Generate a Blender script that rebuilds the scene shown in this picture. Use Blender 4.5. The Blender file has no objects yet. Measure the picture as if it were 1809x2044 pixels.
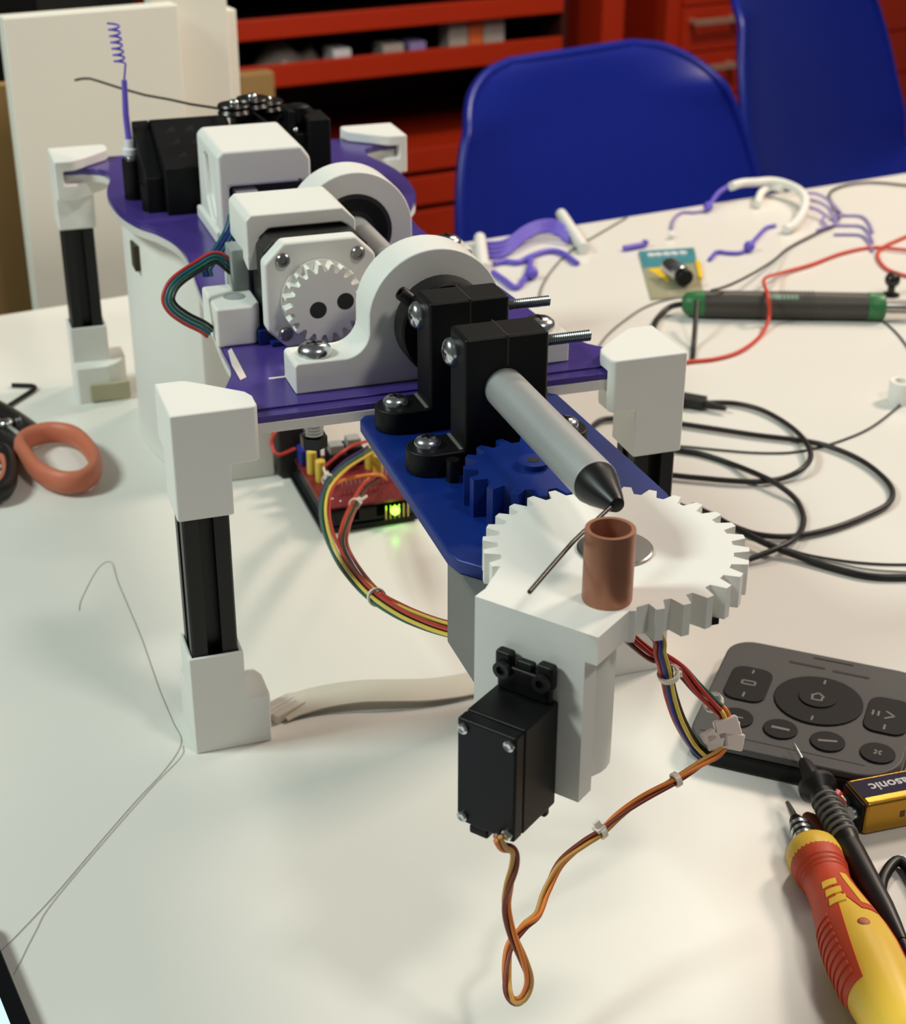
import bpy, bmesh, math, random
from mathutils import Vector, Matrix
import numpy as np
random.seed(7)
S = 0.001                      # the scene is laid out in millimetres, machine axes: X right, Y away, Z up from the table top
PI = math.pi
sc = bpy.context.scene
C = bpy.context.scene.collection

# ------------------------------------------------------------------ camera
CF = 3217.24
CYAW, CPITCH, CROLL = 0.3276, 0.4662, 0.0037
CPOS = np.array([-82.55, -594.74, 417.49])
_f = np.array([math.sin(CYAW)*math.cos(CPITCH), math.cos(CYAW)*math.cos(CPITCH), -math.sin(CPITCH)])
_r = np.cross(_f, [0, 0, 1]); _r /= np.linalg.norm(_r)
_u = np.cross(_r, _f)
CR = math.cos(CROLL)*_r + math.sin(CROLL)*_u
CU = -math.sin(CROLL)*_r + math.cos(CROLL)*_u
CD = _f
cam = bpy.data.cameras.new('camera')
camo = bpy.data.objects.new('camera', cam); C.objects.link(camo)
camo.matrix_world = Matrix(((CR[0], CU[0], -CD[0], CPOS[0]*S), (CR[1], CU[1], -CD[1], CPOS[1]*S), (CR[2], CU[2], -CD[2], CPOS[2]*S), (0, 0, 0, 1)))
cam.sensor_fit = 'VERTICAL'; cam.sensor_height = 36.0; cam.lens = CF/2044*36.0
cam.clip_start = 0.01; cam.clip_end = 60
cam.dof.use_dof = True; cam.dof.focus_distance = 0.60; cam.dof.aperture_fstop = 20.0
sc.camera = camo

# ------------------------------------------------------------------ light
w = bpy.data.worlds.new('room_light'); sc.world = w; w.use_nodes = True
bg = w.node_tree.nodes['Background']; bg.inputs[0].default_value = (0.93, 0.97, 1.0, 1); bg.inputs[1].default_value = 0.10
def area(name, loc, target, size, power, color, sy=None):
    l = bpy.data.lights.new(name, 'AREA'); l.energy = power; l.color = color
    l.shape = 'RECTANGLE'; l.size = size; l.size_y = sy or size
    o = bpy.data.objects.new(name, l); C.objects.link(o); o.location = loc
    d = Vector(target)-Vector(loc); o.rotation_euler = d.to_track_quat('-Z', 'Y').to_euler()
    return o
area('ceiling_light_warm', (1.55, 0.42, 1.25), (0.15, 0.0, 0), 0.3, 21, (1.0, 0.82, 0.69), 0.3)
area('ceiling_light_cool', (-1.25, 0.22, 1.45), (0.1, 0.15, 0), 0.36, 25, (0.86, 1.0, 0.94), 0.4)
area('ceiling_light_front', (0.62, -1.05, 1.75), (0.1, 0.0, 0), 0.26, 9.5, (1.0, 0.94, 0.86), 0.2)
area('fill_light_back', (1.2, 1.35, 1.5), (0.7, 2.6, -0.3), 0.6, 24, (1.0, 0.86, 0.70), 0.4)  # added fill lamp, aimed to brighten the red trays and the chairs
sc.view_settings.view_transform = 'Standard'; sc.view_settings.look = 'None'
sc.view_settings.exposure = 0.0; sc.view_settings.gamma = 1.0; sc.view_settings.use_curve_mapping = False

# ------------------------------------------------------------------ photo pixel -> point on a known plane (mm)
def ray(x, y): return CD + CR*(x-904.5)/CF - CU*(y-1022.0)/CF
def T(x, y, z=0.0): d = ray(x, y); return tuple(CPOS + d*(z-CPOS[2])/d[2])
def YP(x, y, Y): d = ray(x, y); return tuple(CPOS + d*(Y-CPOS[1])/d[1])
def DP(x, y, dep): return tuple(CPOS + ray(x, y)*dep)
def dep(P): return float((np.array(P)-CPOS) @ CD)
RA = math.radians(9.3)
RE = np.array([math.cos(RA), math.sin(RA), 0]); RN = np.array([-math.sin(RA), math.cos(RA), 0])
def NP(x, y, n): d = ray(x, y); P = CPOS + d*((n-CPOS @ RN)/(d @ RN)); return (float(P @ RE), n, float(P[2]))   # room frame e, n, z
def room(p): return tuple(RE*p[0]+RN*p[1]+np.array([0, 0, p[2]]))

# ------------------------------------------------------------------ materials
MATS = {}
def lin(c): return tuple(((v/255)/12.92 if v/255 <= .04045 else ((v/255+.055)/1.055)**2.4) for v in c)
def mat(name, rgb, rough=.45, metal=0.0, bump=0.0, bscale=300.0, var=0.06, vscale=40.0, stretch=None, coat=0.0, trans=0.0, ior=1.45, emit=None, estr=0, alpha=1.0, sss=0.0, spec=.5):
    m = bpy.data.materials.new(name); m.use_nodes = True; nt = m.node_tree; N = nt.nodes; L = nt.links
    b = N['Principled BSDF']; col = lin(rgb)
    tc = N.new('ShaderNodeTexCoord'); mp = N.new('ShaderNodeMapping'); L.new(tc.outputs['Object'], mp.inputs[0])
    if stretch: mp.inputs['Scale'].default_value = stretch
    nz = N.new('ShaderNodeTexNoise'); nz.inputs['Scale'].default_value = vscale; nz.inputs['Detail'].default_value = 4; L.new(mp.outputs[0], nz.inputs['Vector'])
    rp = N.new('ShaderNodeValToRGB'); e = rp.color_ramp.elements
    e[0].position = .3; e[1].position = .7
    e[0].color = tuple(max(0, c*(1-var)) for c in col)+(1,); e[1].color = tuple(min(1, c*(1+var)) for c in col)+(1,)
    L.new(nz.outputs['Fac'], rp.inputs[0]); L.new(rp.outputs[0], b.inputs['Base Color'])
    b.inputs['Roughness'].default_value = rough; b.inputs['Metallic'].default_value = metal; b.inputs['IOR'].default_value = ior
    b.inputs['Specular IOR Level'].default_value = spec
    b.inputs['Coat Weight'].default_value = coat; b.inputs['Coat Roughness'].default_value = .08
    b.inputs['Transmission Weight'].default_value = trans; b.inputs['Alpha'].default_value = alpha
    if sss: b.inputs['Subsurface Weight'].default_value = sss; b.inputs['Subsurface Radius'].default_value = (.003, .002, .0015)
    if bump:
        n2 = N.new('ShaderNodeTexNoise'); n2.inputs['Scale'].default_value = bscale; n2.inputs['Detail'].default_value = 3; L.new(mp.outputs[0], n2.inputs['Vector'])
        bp = N.new('ShaderNodeBump'); bp.inputs['Strength'].default_value = bump; bp.inputs['Distance'].default_value = .0004
        L.new(n2.outputs['Fac'], bp.inputs['Height']); L.new(bp.outputs[0], b.inputs['Normal'])
    if emit: b.inputs['Emission Color'].default_value = lin(emit)+(1,); b.inputs['Emission Strength'].default_value = estr
    MATS[name] = m; return m
mat('table_laminate', (226, 224, 216), .27, var=.015, vscale=6, bump=.05, bscale=60)
mat('white_print', (232, 231, 224), .5, var=.012, bump=.10, bscale=900, stretch=(.05, .05, 1), sss=.0)
mat('white_acrylic', (214, 210, 205), .3, var=.02)
mat('black_print', (11, 11, 11), .5, spec=.28, var=.12, bump=.12, bscale=900, stretch=(.05, .05, 1))
mat('black_anodised', (26, 26, 26), .38, metal=.3, var=.08, stretch=(1, 1, .05))
mat('black_plastic', (12, 12, 12), .42, spec=.3, var=.1, bump=.08, bscale=1500)
mat('purple_acrylic', (70, 54, 130), .2, var=.03, vscale=15)
mat('blue_print', (8, 40, 118), .42, var=.06, bump=.12, bscale=700, vscale=60)
mat('aluminium', (178, 180, 178), .52, metal=.55, var=.10, vscale=90, stretch=(1, .12, 1), bump=.1, bscale=400)
mat('zinc', (205, 208, 208), .24, metal=1.0, var=.08)
mat('steel', (150, 148, 145), .3, metal=1.0, var=.08)
mat('dark_steel', (60, 58, 56), .32, metal=.9, var=.1)
mat('copper', (166, 114, 90), .42, metal=.6, var=.14, vscale=120, stretch=(1, 1, .2))
mat('motor_grey', (112, 112, 108), .5, var=.05, bump=.1, bscale=800)
mat('motor_dark', (44, 45, 42), .45, metal=.2, var=.08)
mat('connector_grey', (160, 168, 165), .35, var=.04)
mat('clear_plastic', (240, 226, 218), .28, var=.03, trans=.12)
mat('tie_white', (236, 228, 214), .35, var=.03, trans=.15)
for n, c in dict(red=(186, 52, 44), black=(20, 19, 18), yellow=(222, 196, 84), orange=(222, 124, 48), brown=(120, 52, 34), green=(20, 92, 74), blue=(22, 42, 132), teal=(24, 92, 112), purple=(52, 26, 96), tan=(196, 146, 72), white=(215, 214, 208)).items():
    mat('wire_'+n, c, .4, var=.05)
mat('rubber_black', (24, 22, 21), .42, var=.1)
mat('cable_red', (206, 62, 40), .4, var=.05)
mat('pcb_red', (120, 36, 40), .35, var=.2, vscale=400)
mat('pcb_dark', (22, 34, 34), .35, var=.2, vscale=300)
mat('cap_yellow', (214, 186, 70), .35)
mat('gold_pin', (224, 190, 110), .25, metal=.9)
mat('led_green', (110, 255, 60), .3, emit=(110, 255, 50), estr=8)
mat('remote_grey', (72, 72, 72), .5, var=.04, bump=.15, bscale=2500)
mat('remote_button', (24, 23, 22), .55, spec=.25, var=.05)
mat('remote_mark', (128, 124, 120), .5)
mat('battery_gold', (188, 142, 52), .26, metal=.85, var=.05, vscale=30)
mat('battery_band', (30, 20, 54), .5, spec=.2, var=.04)
mat('print_white', (220, 220, 224), .5)
mat('print_brown', (92, 62, 22), .5)
mat('handle_yellow', (244, 204, 74), .38, var=.03)
mat('handle_red', (206, 74, 42), .5, var=.05, bump=.15, bscale=900)
mat('scissor_orange', (196, 112, 84), .5, var=.05)
mat('iron_grey', (62, 60, 54), .45, var=.08, bump=.1, bscale=600)
mat('iron_green', (44, 110, 62), .4, var=.06)
mat('iron_print', (120, 150, 128), .5)
mat('packet_teal', (70, 140, 150), .25, var=.15, vscale=60)
mat('packet_yellow', (232, 196, 50), .3, var=.08)
mat('packet_clear', (196, 192, 160), .2, var=.05, trans=.4)
mat('print_purple', (104, 88, 196), .45, var=.05)
mat('print_lilac', (150, 134, 190), .45, var=.05)
mat('chair_blue', (14, 32, 134), .30, var=.03, bump=.06, bscale=300)
mat('beech_wood', (176, 136, 88), .5, var=.2, vscale=20, stretch=(1, 1, .1))
mat('cabinet_red', (182, 46, 16), .42, var=.06, vscale=3, bump=.1, bscale=40)
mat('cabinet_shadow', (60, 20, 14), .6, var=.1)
mat('handle_metal', (206, 160, 138), .35, metal=.5)
mat('board_white', (238, 235, 222), .55, var=.02, vscale=4)
mat('cardboard', (164, 130, 80), .75, var=.08, vscale=8, bump=.2, bscale=80)
mat('floor_dark', (70, 62, 56), .5, var=.15, vscale=6)
mat('wall_dark', (92, 84, 78), .7, var=.06, vscale=3)
mat('phone_black', (12, 12, 13), .12, var=.03)
mat('phone_screen', (150, 180, 225), .15, emit=(190, 215, 255), estr=1.0)
mat('plastic_bag', (170, 160, 150), .25, var=.15, vscale=30, trans=.3)
mat('box_grey', (176, 168, 160), .5, var=.1, vscale=30)
mat('box_orange', (224, 110, 60), .5, var=.1, vscale=30)
mat('hair_grey', (160, 152, 138), .5)
mat('flat_cable', (206, 200, 184), .35, var=.03)
mat('slot_dark', (62, 52, 32), .7)
mat('block_tan', (178, 170, 140), .7, var=.04)

# ------------------------------------------------------------------ mesh helpers
def V3(p): return np.array(p, float)
class M:
    def __init__(s): s.v = []; s.f = []
    def add(s, vs, fs):
        o = len(s.v); s.v += [tuple(map(float, p)) for p in vs]; s.f += [tuple(i+o for i in f) for f in fs]; return s
    def box(s, x0, x1, y0, y1, z0, z1):
        return s.add([(x0, y0, z0), (x1, y0, z0), (x1, y1, z0), (x0, y1, z0), (x0, y0, z1), (x1, y0, z1), (x1, y1, z1), (x0, y1, z1)],
                     [(0, 3, 2, 1), (4, 5, 6, 7), (0, 1, 5, 4), (1, 2, 6, 5), (2, 3, 7, 6), (3, 0, 4, 7)])
    def prism(s, poly, a, b, ax='z', poly2=None):
        def mk(p, h): return {'z': (p[0], p[1], h), 'y': (p[0], h, p[1]), 'x': (h, p[0], p[1])}[ax]
        n = len(poly); q = poly2 or poly
        return s.add([mk(p, a) for p in poly]+[mk(p, b) for p in q], [tuple(range(n))[::-1], tuple(range(n, 2*n))]+[(i, (i+1) % n, n+(i+1) % n, n+i) for i in range(n)])
    def rings(s, rings, cap0=True, cap1=True, closed=False):
        n = len(rings[0]); vs = [p for r in rings for p in r]; fs = []
        m = len(rings)
        for k in range(m if closed else m-1):
            a, b = k*n, ((k+1) % m)*n
            fs += [(a+i, a+(i+1) % n, b+(i+1) % n, b+i) for i in range(n)]
        if not closed:
            if cap0: fs.append(tuple(range(n))[::-1])
            if cap1: fs.append(tuple(range((m-1)*n, m*n)))
        return s.add(vs, fs)
    def lathe(s, prof, o, ax, n=24, cap0=True, cap1=True, ref=None):
        o = V3(o); ax = V3(ax); ax /= np.linalg.norm(ax)
        t = V3(ref) if ref is not None else (V3((0, 0, 1)) if abs(ax[2]) < .9 else V3((1, 0, 0)))
        a = np.cross(ax, t); a /= np.linalg.norm(a); b = np.cross(ax, a)
        return s.rings([[o+ax*h+r*(a*math.cos(2*PI*i/n)+b*math.sin(2*PI*i/n)) for i in range(n)] for r, h in prof], cap0, cap1)
    def cyl(s, p0, p1, r0, r1=None, n=24):
        p0 = V3(p0); d = V3(p1)-p0; L = np.linalg.norm(d)
        return s.lathe([(r0, 0), (r0 if r1 is None else r1, L)], p0, d, n)
    def sweep(s, pts, r, n=8, closed=False, flat=None):
        P = [V3(p) for p in pts]; m = len(P)
        tg = []
        for i in range(m):
            d = P[(i+1) % m]-P[i-1] if closed else P[min(i+1, m-1)]-P[max(i-1, 0)]
            tg.append(d/(np.linalg.norm(d)+1e-9))
        t = tg[0]; up = V3((0, 0, 1)) if abs(t[2]) < .9 else V3((1, 0, 0))
        a = np.cross(t, up); a /= np.linalg.norm(a); R = []
        for i in range(m):
            a = a-tg[i]*(a @ tg[i]); a /= np.linalg.norm(a)+1e-9; b = np.cross(a, tg[i])
            rr = r[i] if isinstance(r, (list, tuple)) else r
            if flat: ra, rb = rr*flat[0], rr*flat[1]
            else: ra = rb = rr
            R.append([P[i]+ra*a*math.cos(2*PI*k/n)+rb*b*math.sin(2*PI*k/n) for k in range(n)])
        return s.rings(R, closed=closed)
    def ball(s, c, r, n=12, sq=(1, 1, 1)):
        rg = []
        for j in range(1, n//2):
            th = PI*j/(n//2); rg.append([V3(c)+V3((r*math.sin(th)*math.cos(2*PI*i/n)*sq[0], r*math.sin(th)*math.sin(2*PI*i/n)*sq[1], -r*math.cos(th)*sq[2])) for i in range(n)])
        return s.rings(rg)
    def xf(s, fn): s.v = [tuple(map(float, fn(p))) for p in s.v]; return s
def cat(pts, k=8, closed=False):
    P = [V3(p) for p in pts]; n = len(P); out = []
    for i in range(n if closed else n-1):
        p0 = P[(i-1) % n] if closed or i > 0 else 2*P[0]-P[1]; p1 = P[i]; p2 = P[(i+1) % n]
        p3 = P[(i+2) % n] if closed or i < n-2 else 2*P[-1]-P[-2]
        for j in range(k):
            t = j/k; out.append(.5*((2*p1)+(p2-p0)*t+(2*p0-5*p1+4*p2-p3)*t*t+(3*p1-p0-3*p2+p3)*t**3))
    if not closed: out.append(P[-1])
    return out
def arc(cx, cy, r, a0, a1, n): return [(cx+r*math.cos(math.radians(a0+(a1-a0)*i/n)), cy+r*math.sin(math.radians(a0+(a1-a0)*i/n))) for i in range(n+1)]
def rrect(x0, x1, y0, y1, r, n=5): return arc(x1-r, y1-r, r, 0, 90, n)+arc(x0+r, y1-r, r, 90, 180, n)+arc(x0+r, y0+r, r, 180, 270, n)+arc(x1-r, y0+r, r, 270, 360, n)

ORG = {}
def finish(name, m, mt, org, smooth, bevel, seg):
    me = bpy.data.meshes.new(name)
    me.from_pydata([tuple((V3(p)-org)*S) for p in m.v], [], m.f)
    bm = bmesh.new(); bm.from_mesh(me); bmesh.ops.recalc_face_normals(bm, faces=bm.faces); bm.to_mesh(me); bm.free()
    me.materials.append(MATS[mt])
    o = bpy.data.objects.new(name, me); C.objects.link(o)
    if smooth or bevel:
        me.shade_smooth(); me.set_sharp_from_angle(angle=math.radians(smooth or 30))
    if bevel:
        md = o.modifiers.new('bevel', 'BEVEL'); md.width = bevel*S; md.segments = seg; md.limit_method = 'ANGLE'; md.angle_limit = math.radians(32); md.harden_normals = True
    return o
def part(name, m, mt, parent, smooth=35, bevel=0, seg=3, label=None, kind=None):
    org = ORG[parent.name]
    o = finish(name, m, mt, org, smooth, bevel, seg); o.parent = parent; ORG[o.name] = org
    if label: o['label'] = label
    if kind: o['kind'] = kind
    return o
def tag(o, label, cat_, group=None):
    o['label'] = label; o['category'] = cat_
    if group: o['group'] = group
def thing(name, loc, label, cat_, group=None):
    o = bpy.data.objects.new(name, None); C.objects.link(o); o.location = tuple(V3(loc)*S); o.empty_display_size = .01
    ORG[o.name] = V3(loc); tag(o, label, cat_, group); return o
def solo(name, m, mt, label, cat_, group=None, smooth=35, bevel=0, seg=3, kind=None):
    P = np.array(m.v); org = np.array([(P[:, 0].min()+P[:, 0].max())/2, (P[:, 1].min()+P[:, 1].max())/2, P[:, 2].min()])
    o = finish(name, m, mt, org, smooth, bevel, seg); o.location = tuple(org*S); ORG[o.name] = org
    if kind: o['kind'] = kind; o['label'] = label
    else: tag(o, label, cat_, group)
    return o
def panhead(m, p, d, r, h):                      # pan-head screw head; base at p, axis d
    return m.lathe([(r, 0), (r, h*.35), (r*.92, h*.62), (r*.72, h*.86), (r*.4, h)], p, d, 18)
def cross(m, p, d, r, h, s=1.0):                 # recessed-look cross as two thin bars standing just proud of the dome
    d = V3(d)/np.linalg.norm(d); t = V3((0, 0, 1)) if abs(d[2]) < .9 else V3((1, 0, 0))
    a = np.cross(d, t); a /= np.linalg.norm(a); b = np.cross(d, a)
    for q, w_ in ((a, b), (b, a)):
        o = V3(p)+d*h
        vs = [o+q*sx*r*.45*s+w_*sy*r*.1+d*sz*.12 for sz in (-1, 1) for sx, sy in ((-1, -1), (1, -1), (1, 1), (-1, 1))]
        m.add(vs, [(0, 1, 2, 3), (4, 5, 6, 7), (0, 1, 5, 4), (1, 2, 6, 5), (2, 3, 7, 6), (3, 0, 4, 7)])
    return m
def screw(parent, p, d, r, h, mt='zinc', label=None):
    o = part('screw', panhead(M(), p, d, r, h), mt, parent, label=label)
    part('screw_recess', cross(M(), p, d, r, h), 'dark_steel', o)
    return o
def gearpoly(cx, cy, rr, ro, n, ph, tw=(.30, .14)):
    out = []
    for i in range(n):
        a = ph+2*PI*i/n; w_ = 2*PI/n
        for f, r in ((-tw[0], rr), (-tw[1], ro), (tw[1], ro), (tw[0], rr)): out.append((cx+r*math.cos(a+f*w_), cy+r*math.sin(a+f*w_)))
    return out

def boolean(a, b, op):                            # combine two shapes into one closed mesh
    ob = []
    for k in (a, b):
        me = bpy.data.meshes.new('tmp'); me.from_pydata(k.v, [], k.f)
        bm = bmesh.new(); bm.from_mesh(me); bmesh.ops.recalc_face_normals(bm, faces=bm.faces); bm.to_mesh(me); bm.free()
        o = bpy.data.objects.new('tmp', me); C.objects.link(o); ob.append(o)
    md = ob[0].modifiers.new('b', 'BOOLEAN'); md.operation = op; md.solver = 'EXACT'; md.object = ob[1]
    dg = bpy.context.evaluated_depsgraph_get(); me = bpy.data.meshes.new_from_object(ob[0].evaluated_get(dg))
    bm = bmesh.new(); bm.from_mesh(me); bmesh.ops.remove_doubles(bm, verts=bm.verts, dist=.01)
    bmesh.ops.dissolve_limit(bm, angle_limit=.01, verts=bm.verts, edges=bm.edges); bm.to_mesh(me); bm.free()
    r = M().add([tuple(v.co) for v in me.vertices], [tuple(p.vertices) for p in me.polygons])
    for o in ob: m_ = o.data; bpy.data.objects.remove(o); bpy.data.meshes.remove(m_)
    bpy.data.meshes.remove(me); return r

# ================================================================== the setting
def rbox(m, e0, e1, n0, n1, z0, z1):
    k = M().box(e0, e1, n0, n1, z0, z1); k.xf(room); return m.add(k.v, k.f)
FLOOR = -850
NW = 3300
def struct(name, m, mt, label, bevel=0):
    o = solo(name, m, mt, label, '', bevel=bevel, kind='structure'); return o
struct('floor', rbox(M(), -2600, 4200, -1600, NW, FLOOR-60, FLOOR), 'floor_dark', 'dark workshop floor')
struct('wall_back', rbox(M(), -2600, 4200, NW, NW+80, FLOOR, 1700), 'wall_dark', 'dark wall behind the red tool cabinets')

# ---- the work table: far edge at n = 612
tb = thing('work_table', room((350, 100, FLOOR)), 'white laminate work table carrying the wire bending machine', 'table')
part('table_top', rbox(M(), -620, 1250, -330, 612, -28, 0), 'table_laminate', tb, bevel=1.5)
for e in (-560, 1190):
    for n in (-270, 552): part('leg', rbox(M(), e-22, e+22, n-22, n+22, FLOOR, -28), 'steel', tb, bevel=2)

# ---- boards leaning upright behind the table
def board(name, px0, px1, py, n0, n1, mt, label, cat_='board'):
    a = NP(px0, py, n0); b = NP(px1, py, n0)
    z1 = a[2] if False else (a[2]+b[2])/2
    return solo(name, rbox(M(), a[0], b[0], n0, n1, FLOOR, z1), mt, label, cat_, bevel=1.5)
board('white_board', 4, 356, 22, 690, 708, 'board_white', 'large white board standing upright behind the table beside the brown panel')
board('white_board', 300, 452, -14, 712, 730, 'board_white', 'taller white board half hidden behind another white board')
board('white_board', 380, 472, 22, 735, 753, 'board_white', 'narrow strip of white board rearmost beside the red shelving')
board('cardboard_sheet', -260, 66, 178, 760, 772, 'cardboard', 'brown cardboard sheet standing behind the table left of the white boards', 'cardboard')
e0 = NP(478, 150, 2050); e1 = NP(548, 150, 2050)
solo('cardboard_offcut', rbox(M(), e0[0], e1[0], 2050, 2080, FLOOR, e0[2]), 'cardboard', 'tall narrow cardboard offcut standing in front of the red shelving', 'cardboard', bevel=3)

# unidentified black object behind the boards, built as a cabinet
a = NP(-160, 8, 1100); b = NP(76, 4, 1100)
blk = thing('black_block', room(((a[0]+b[0])/2, 1180, FLOOR)), 'black block rising behind the white boards', 'cabinet')
part('body', rbox(M(), a[0], b[0], 1100, 1300, FLOOR, b[2]+260), 'black_plastic', blk, bevel=4)
part('door', rbox(M(), a[0]+8, b[0]-8, 1094, 1100, FLOOR+40, b[2]+250), 'black_plastic', blk, bevel=2)

# ---- red open shelving (left) : n = 2450
N1 = 2450
def ez(x, y, n=N1): return NP(x, y, n)
sh = thing('red_shelving', room((ez(800, 200)[0], N1+200, FLOOR)), 'red steel shelving unit with open trays and drawers below', 'shelving')
eL = ez(430, 100)[0]; eR = ez(1118, 60)[0]; eR2 = ez(1172, 60)[0]
def rail(x, ytop, ybot, name='tray_front', n0=N1-14, n1=N1, l=eL, r=eR):
    z1 = ez(x, ytop)[2]; z0 = ez(x, ybot)[2]
    return part(name, rbox(M(), l, r, n0, n1, z0, z1), 'cabinet_red', sh, bevel=2), z0, z1
_, za0, za1 = rail(800, 12, 52)
_, zb0, zb1 = rail(800, 102, 146)
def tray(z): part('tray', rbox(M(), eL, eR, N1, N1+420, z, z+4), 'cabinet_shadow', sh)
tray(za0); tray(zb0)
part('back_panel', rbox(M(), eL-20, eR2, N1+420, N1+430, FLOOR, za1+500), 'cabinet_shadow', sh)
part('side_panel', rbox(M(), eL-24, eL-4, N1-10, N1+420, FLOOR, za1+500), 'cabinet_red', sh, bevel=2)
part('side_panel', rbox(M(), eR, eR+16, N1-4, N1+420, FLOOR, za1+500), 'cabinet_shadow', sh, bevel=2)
part('upright', rbox(M(), eR2, ez(1215, 60)[0], N1-60, N1+420, FLOOR, za1+500), 'cabinet_red', sh, bevel=3)
part('upper_tray', rbox(M(), eL, eR, N1-14, N1+420, za1+95, za1+140), 'cabinet_red', sh, bevel=2)
part('worktop', rbox(M(), eL, eR, N1-6, N1+420, ez(900, 288)[2]-6, ez(900, 288)[2]), 'cabinet_red', sh, bevel=1)
for yt, yb in ((290, 334), (346, 402), (414, 470), (482, 545)):
    o, z0, z1 = rail(868, yt, yb, 'drawer_front', N1-16, N1+10)
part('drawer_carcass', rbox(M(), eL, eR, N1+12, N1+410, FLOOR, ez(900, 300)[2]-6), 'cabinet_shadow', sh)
part('drawer_front', rbox(M(), eL, eR, N1-16, N1+10, FLOOR+20, ez(868, 556)[2]), 'cabinet_red', sh, bevel=2)

# things lying in the tray
def traybox(x0, x1, ytop, d, mt, label, name='parts_box', dn=18, z=None):
    a = ez(x0, ytop, N1+dn); b = ez(x1, ytop, N1+dn)
    return solo(name, rbox(M(), a[0], b[0], N1+dn, N1+dn+d, zb0+4, (a[2]+b[2])/2), mt, label, 'box', bevel=2)
traybox(897, 935, 42, 50, 'box_grey', 'pale printed box on the red tray beside the orange box')
traybox(937, 965, 38, 52, 'box_orange', 'orange printed box between two grey boxes on the red tray')
traybox(967, 1008, 38, 50, 'box_grey', 'grey box at the end of the row on the red tray')
bag = M(); pa = ez(540, 135, N1+60)
for j in range(5):
    pass
rg = []
for j in range(9):
    t = j/8; e = ez(490, 100, N1+60)[0]+(ez(645, 100, N1+60)[0]-ez(490, 100, N1+60)[0])*t
    h = [6, 22, 44, 62, 66, 50, 40, 56, 26][j]; dpt = [20, 50, 64, 70, 70, 62, 50, 40, 14][j]
    rg.append([room((e+random.uniform(-6, 6), N1+80+dpt*math.cos(a_)*.8, zb0+4+max(0, h*math.sin(a_))*(1+random.uniform(-.15, .15)))) for a_ in [PI*k/7 for k in range(8)]])
bag.rings(rg); solo('plastic_bag', bag, 'plastic_bag', 'crumpled clear plastic bag lying on the red tray', 'bag', smooth=80)
for x0, x1, mt, lb in ((665, 702, 'print_white', 'small white packet on the red tray beside the plastic bag'), (765, 808, 'box_grey', 'small pale grey packet in the middle of the red tray'), (818, 852, 'print_lilac', 'small lilac packet on the red tray')):
    a = ez(x0, 92, N1+16); b = ez(x1, 92, N1+16)
    solo('small_packet', rbox(M(), a[0], b[0], N1+16, N1+70, zb0+4, zb1+12), mt, lb, 'packet', bevel=4)

# ---- red drawer cabinet (right)
N2 = 2440
cb = thing('red_drawer_cabinet', room((NP(1600, 200, N2)[0], N2+220, FLOOR)), 'red steel drawer cabinet with metal pull handles behind the blue chairs', 'cabinet')
c0 = NP(1335, 100, N2)[0]; c1 = c0+760
part('carcass', rbox(M(), c0, c1, N2+14, N2+440, FLOOR, 420), 'cabinet_red', cb, bevel=3)
zt = NP(1410, 12, N2)[2]; step = NP(1410, 30, N2)[2]-NP(1410, 122, N2)[2]
k = 0; z = zt+step*5
while z > FLOOR+step:
    d = part('drawer', rbox(M(), c0+34, c1-34, N2, N2+14, z-step+4, z), 'cabinet_red', cb, bevel=2)
    hz = z-step*.28
    e0_ = NP(1372, 40, N2)[0]; e1_ = e0_+128
    for off in (0, 330):
        hm = M(); rbox(hm, e0_+off, e1_+off, N2-34, N2-26, hz-7, hz+7); rbox(hm, e0_+off+4, e0_+off+14, N2-30, N2, hz-6, hz+6); rbox(hm, e1_+off-14, e1_+off-4, N2-30, N2, hz-6, hz+6)
        part('handle', hm, 'handle_metal', d, bevel=2)
    z -= step; k += 1

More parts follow.
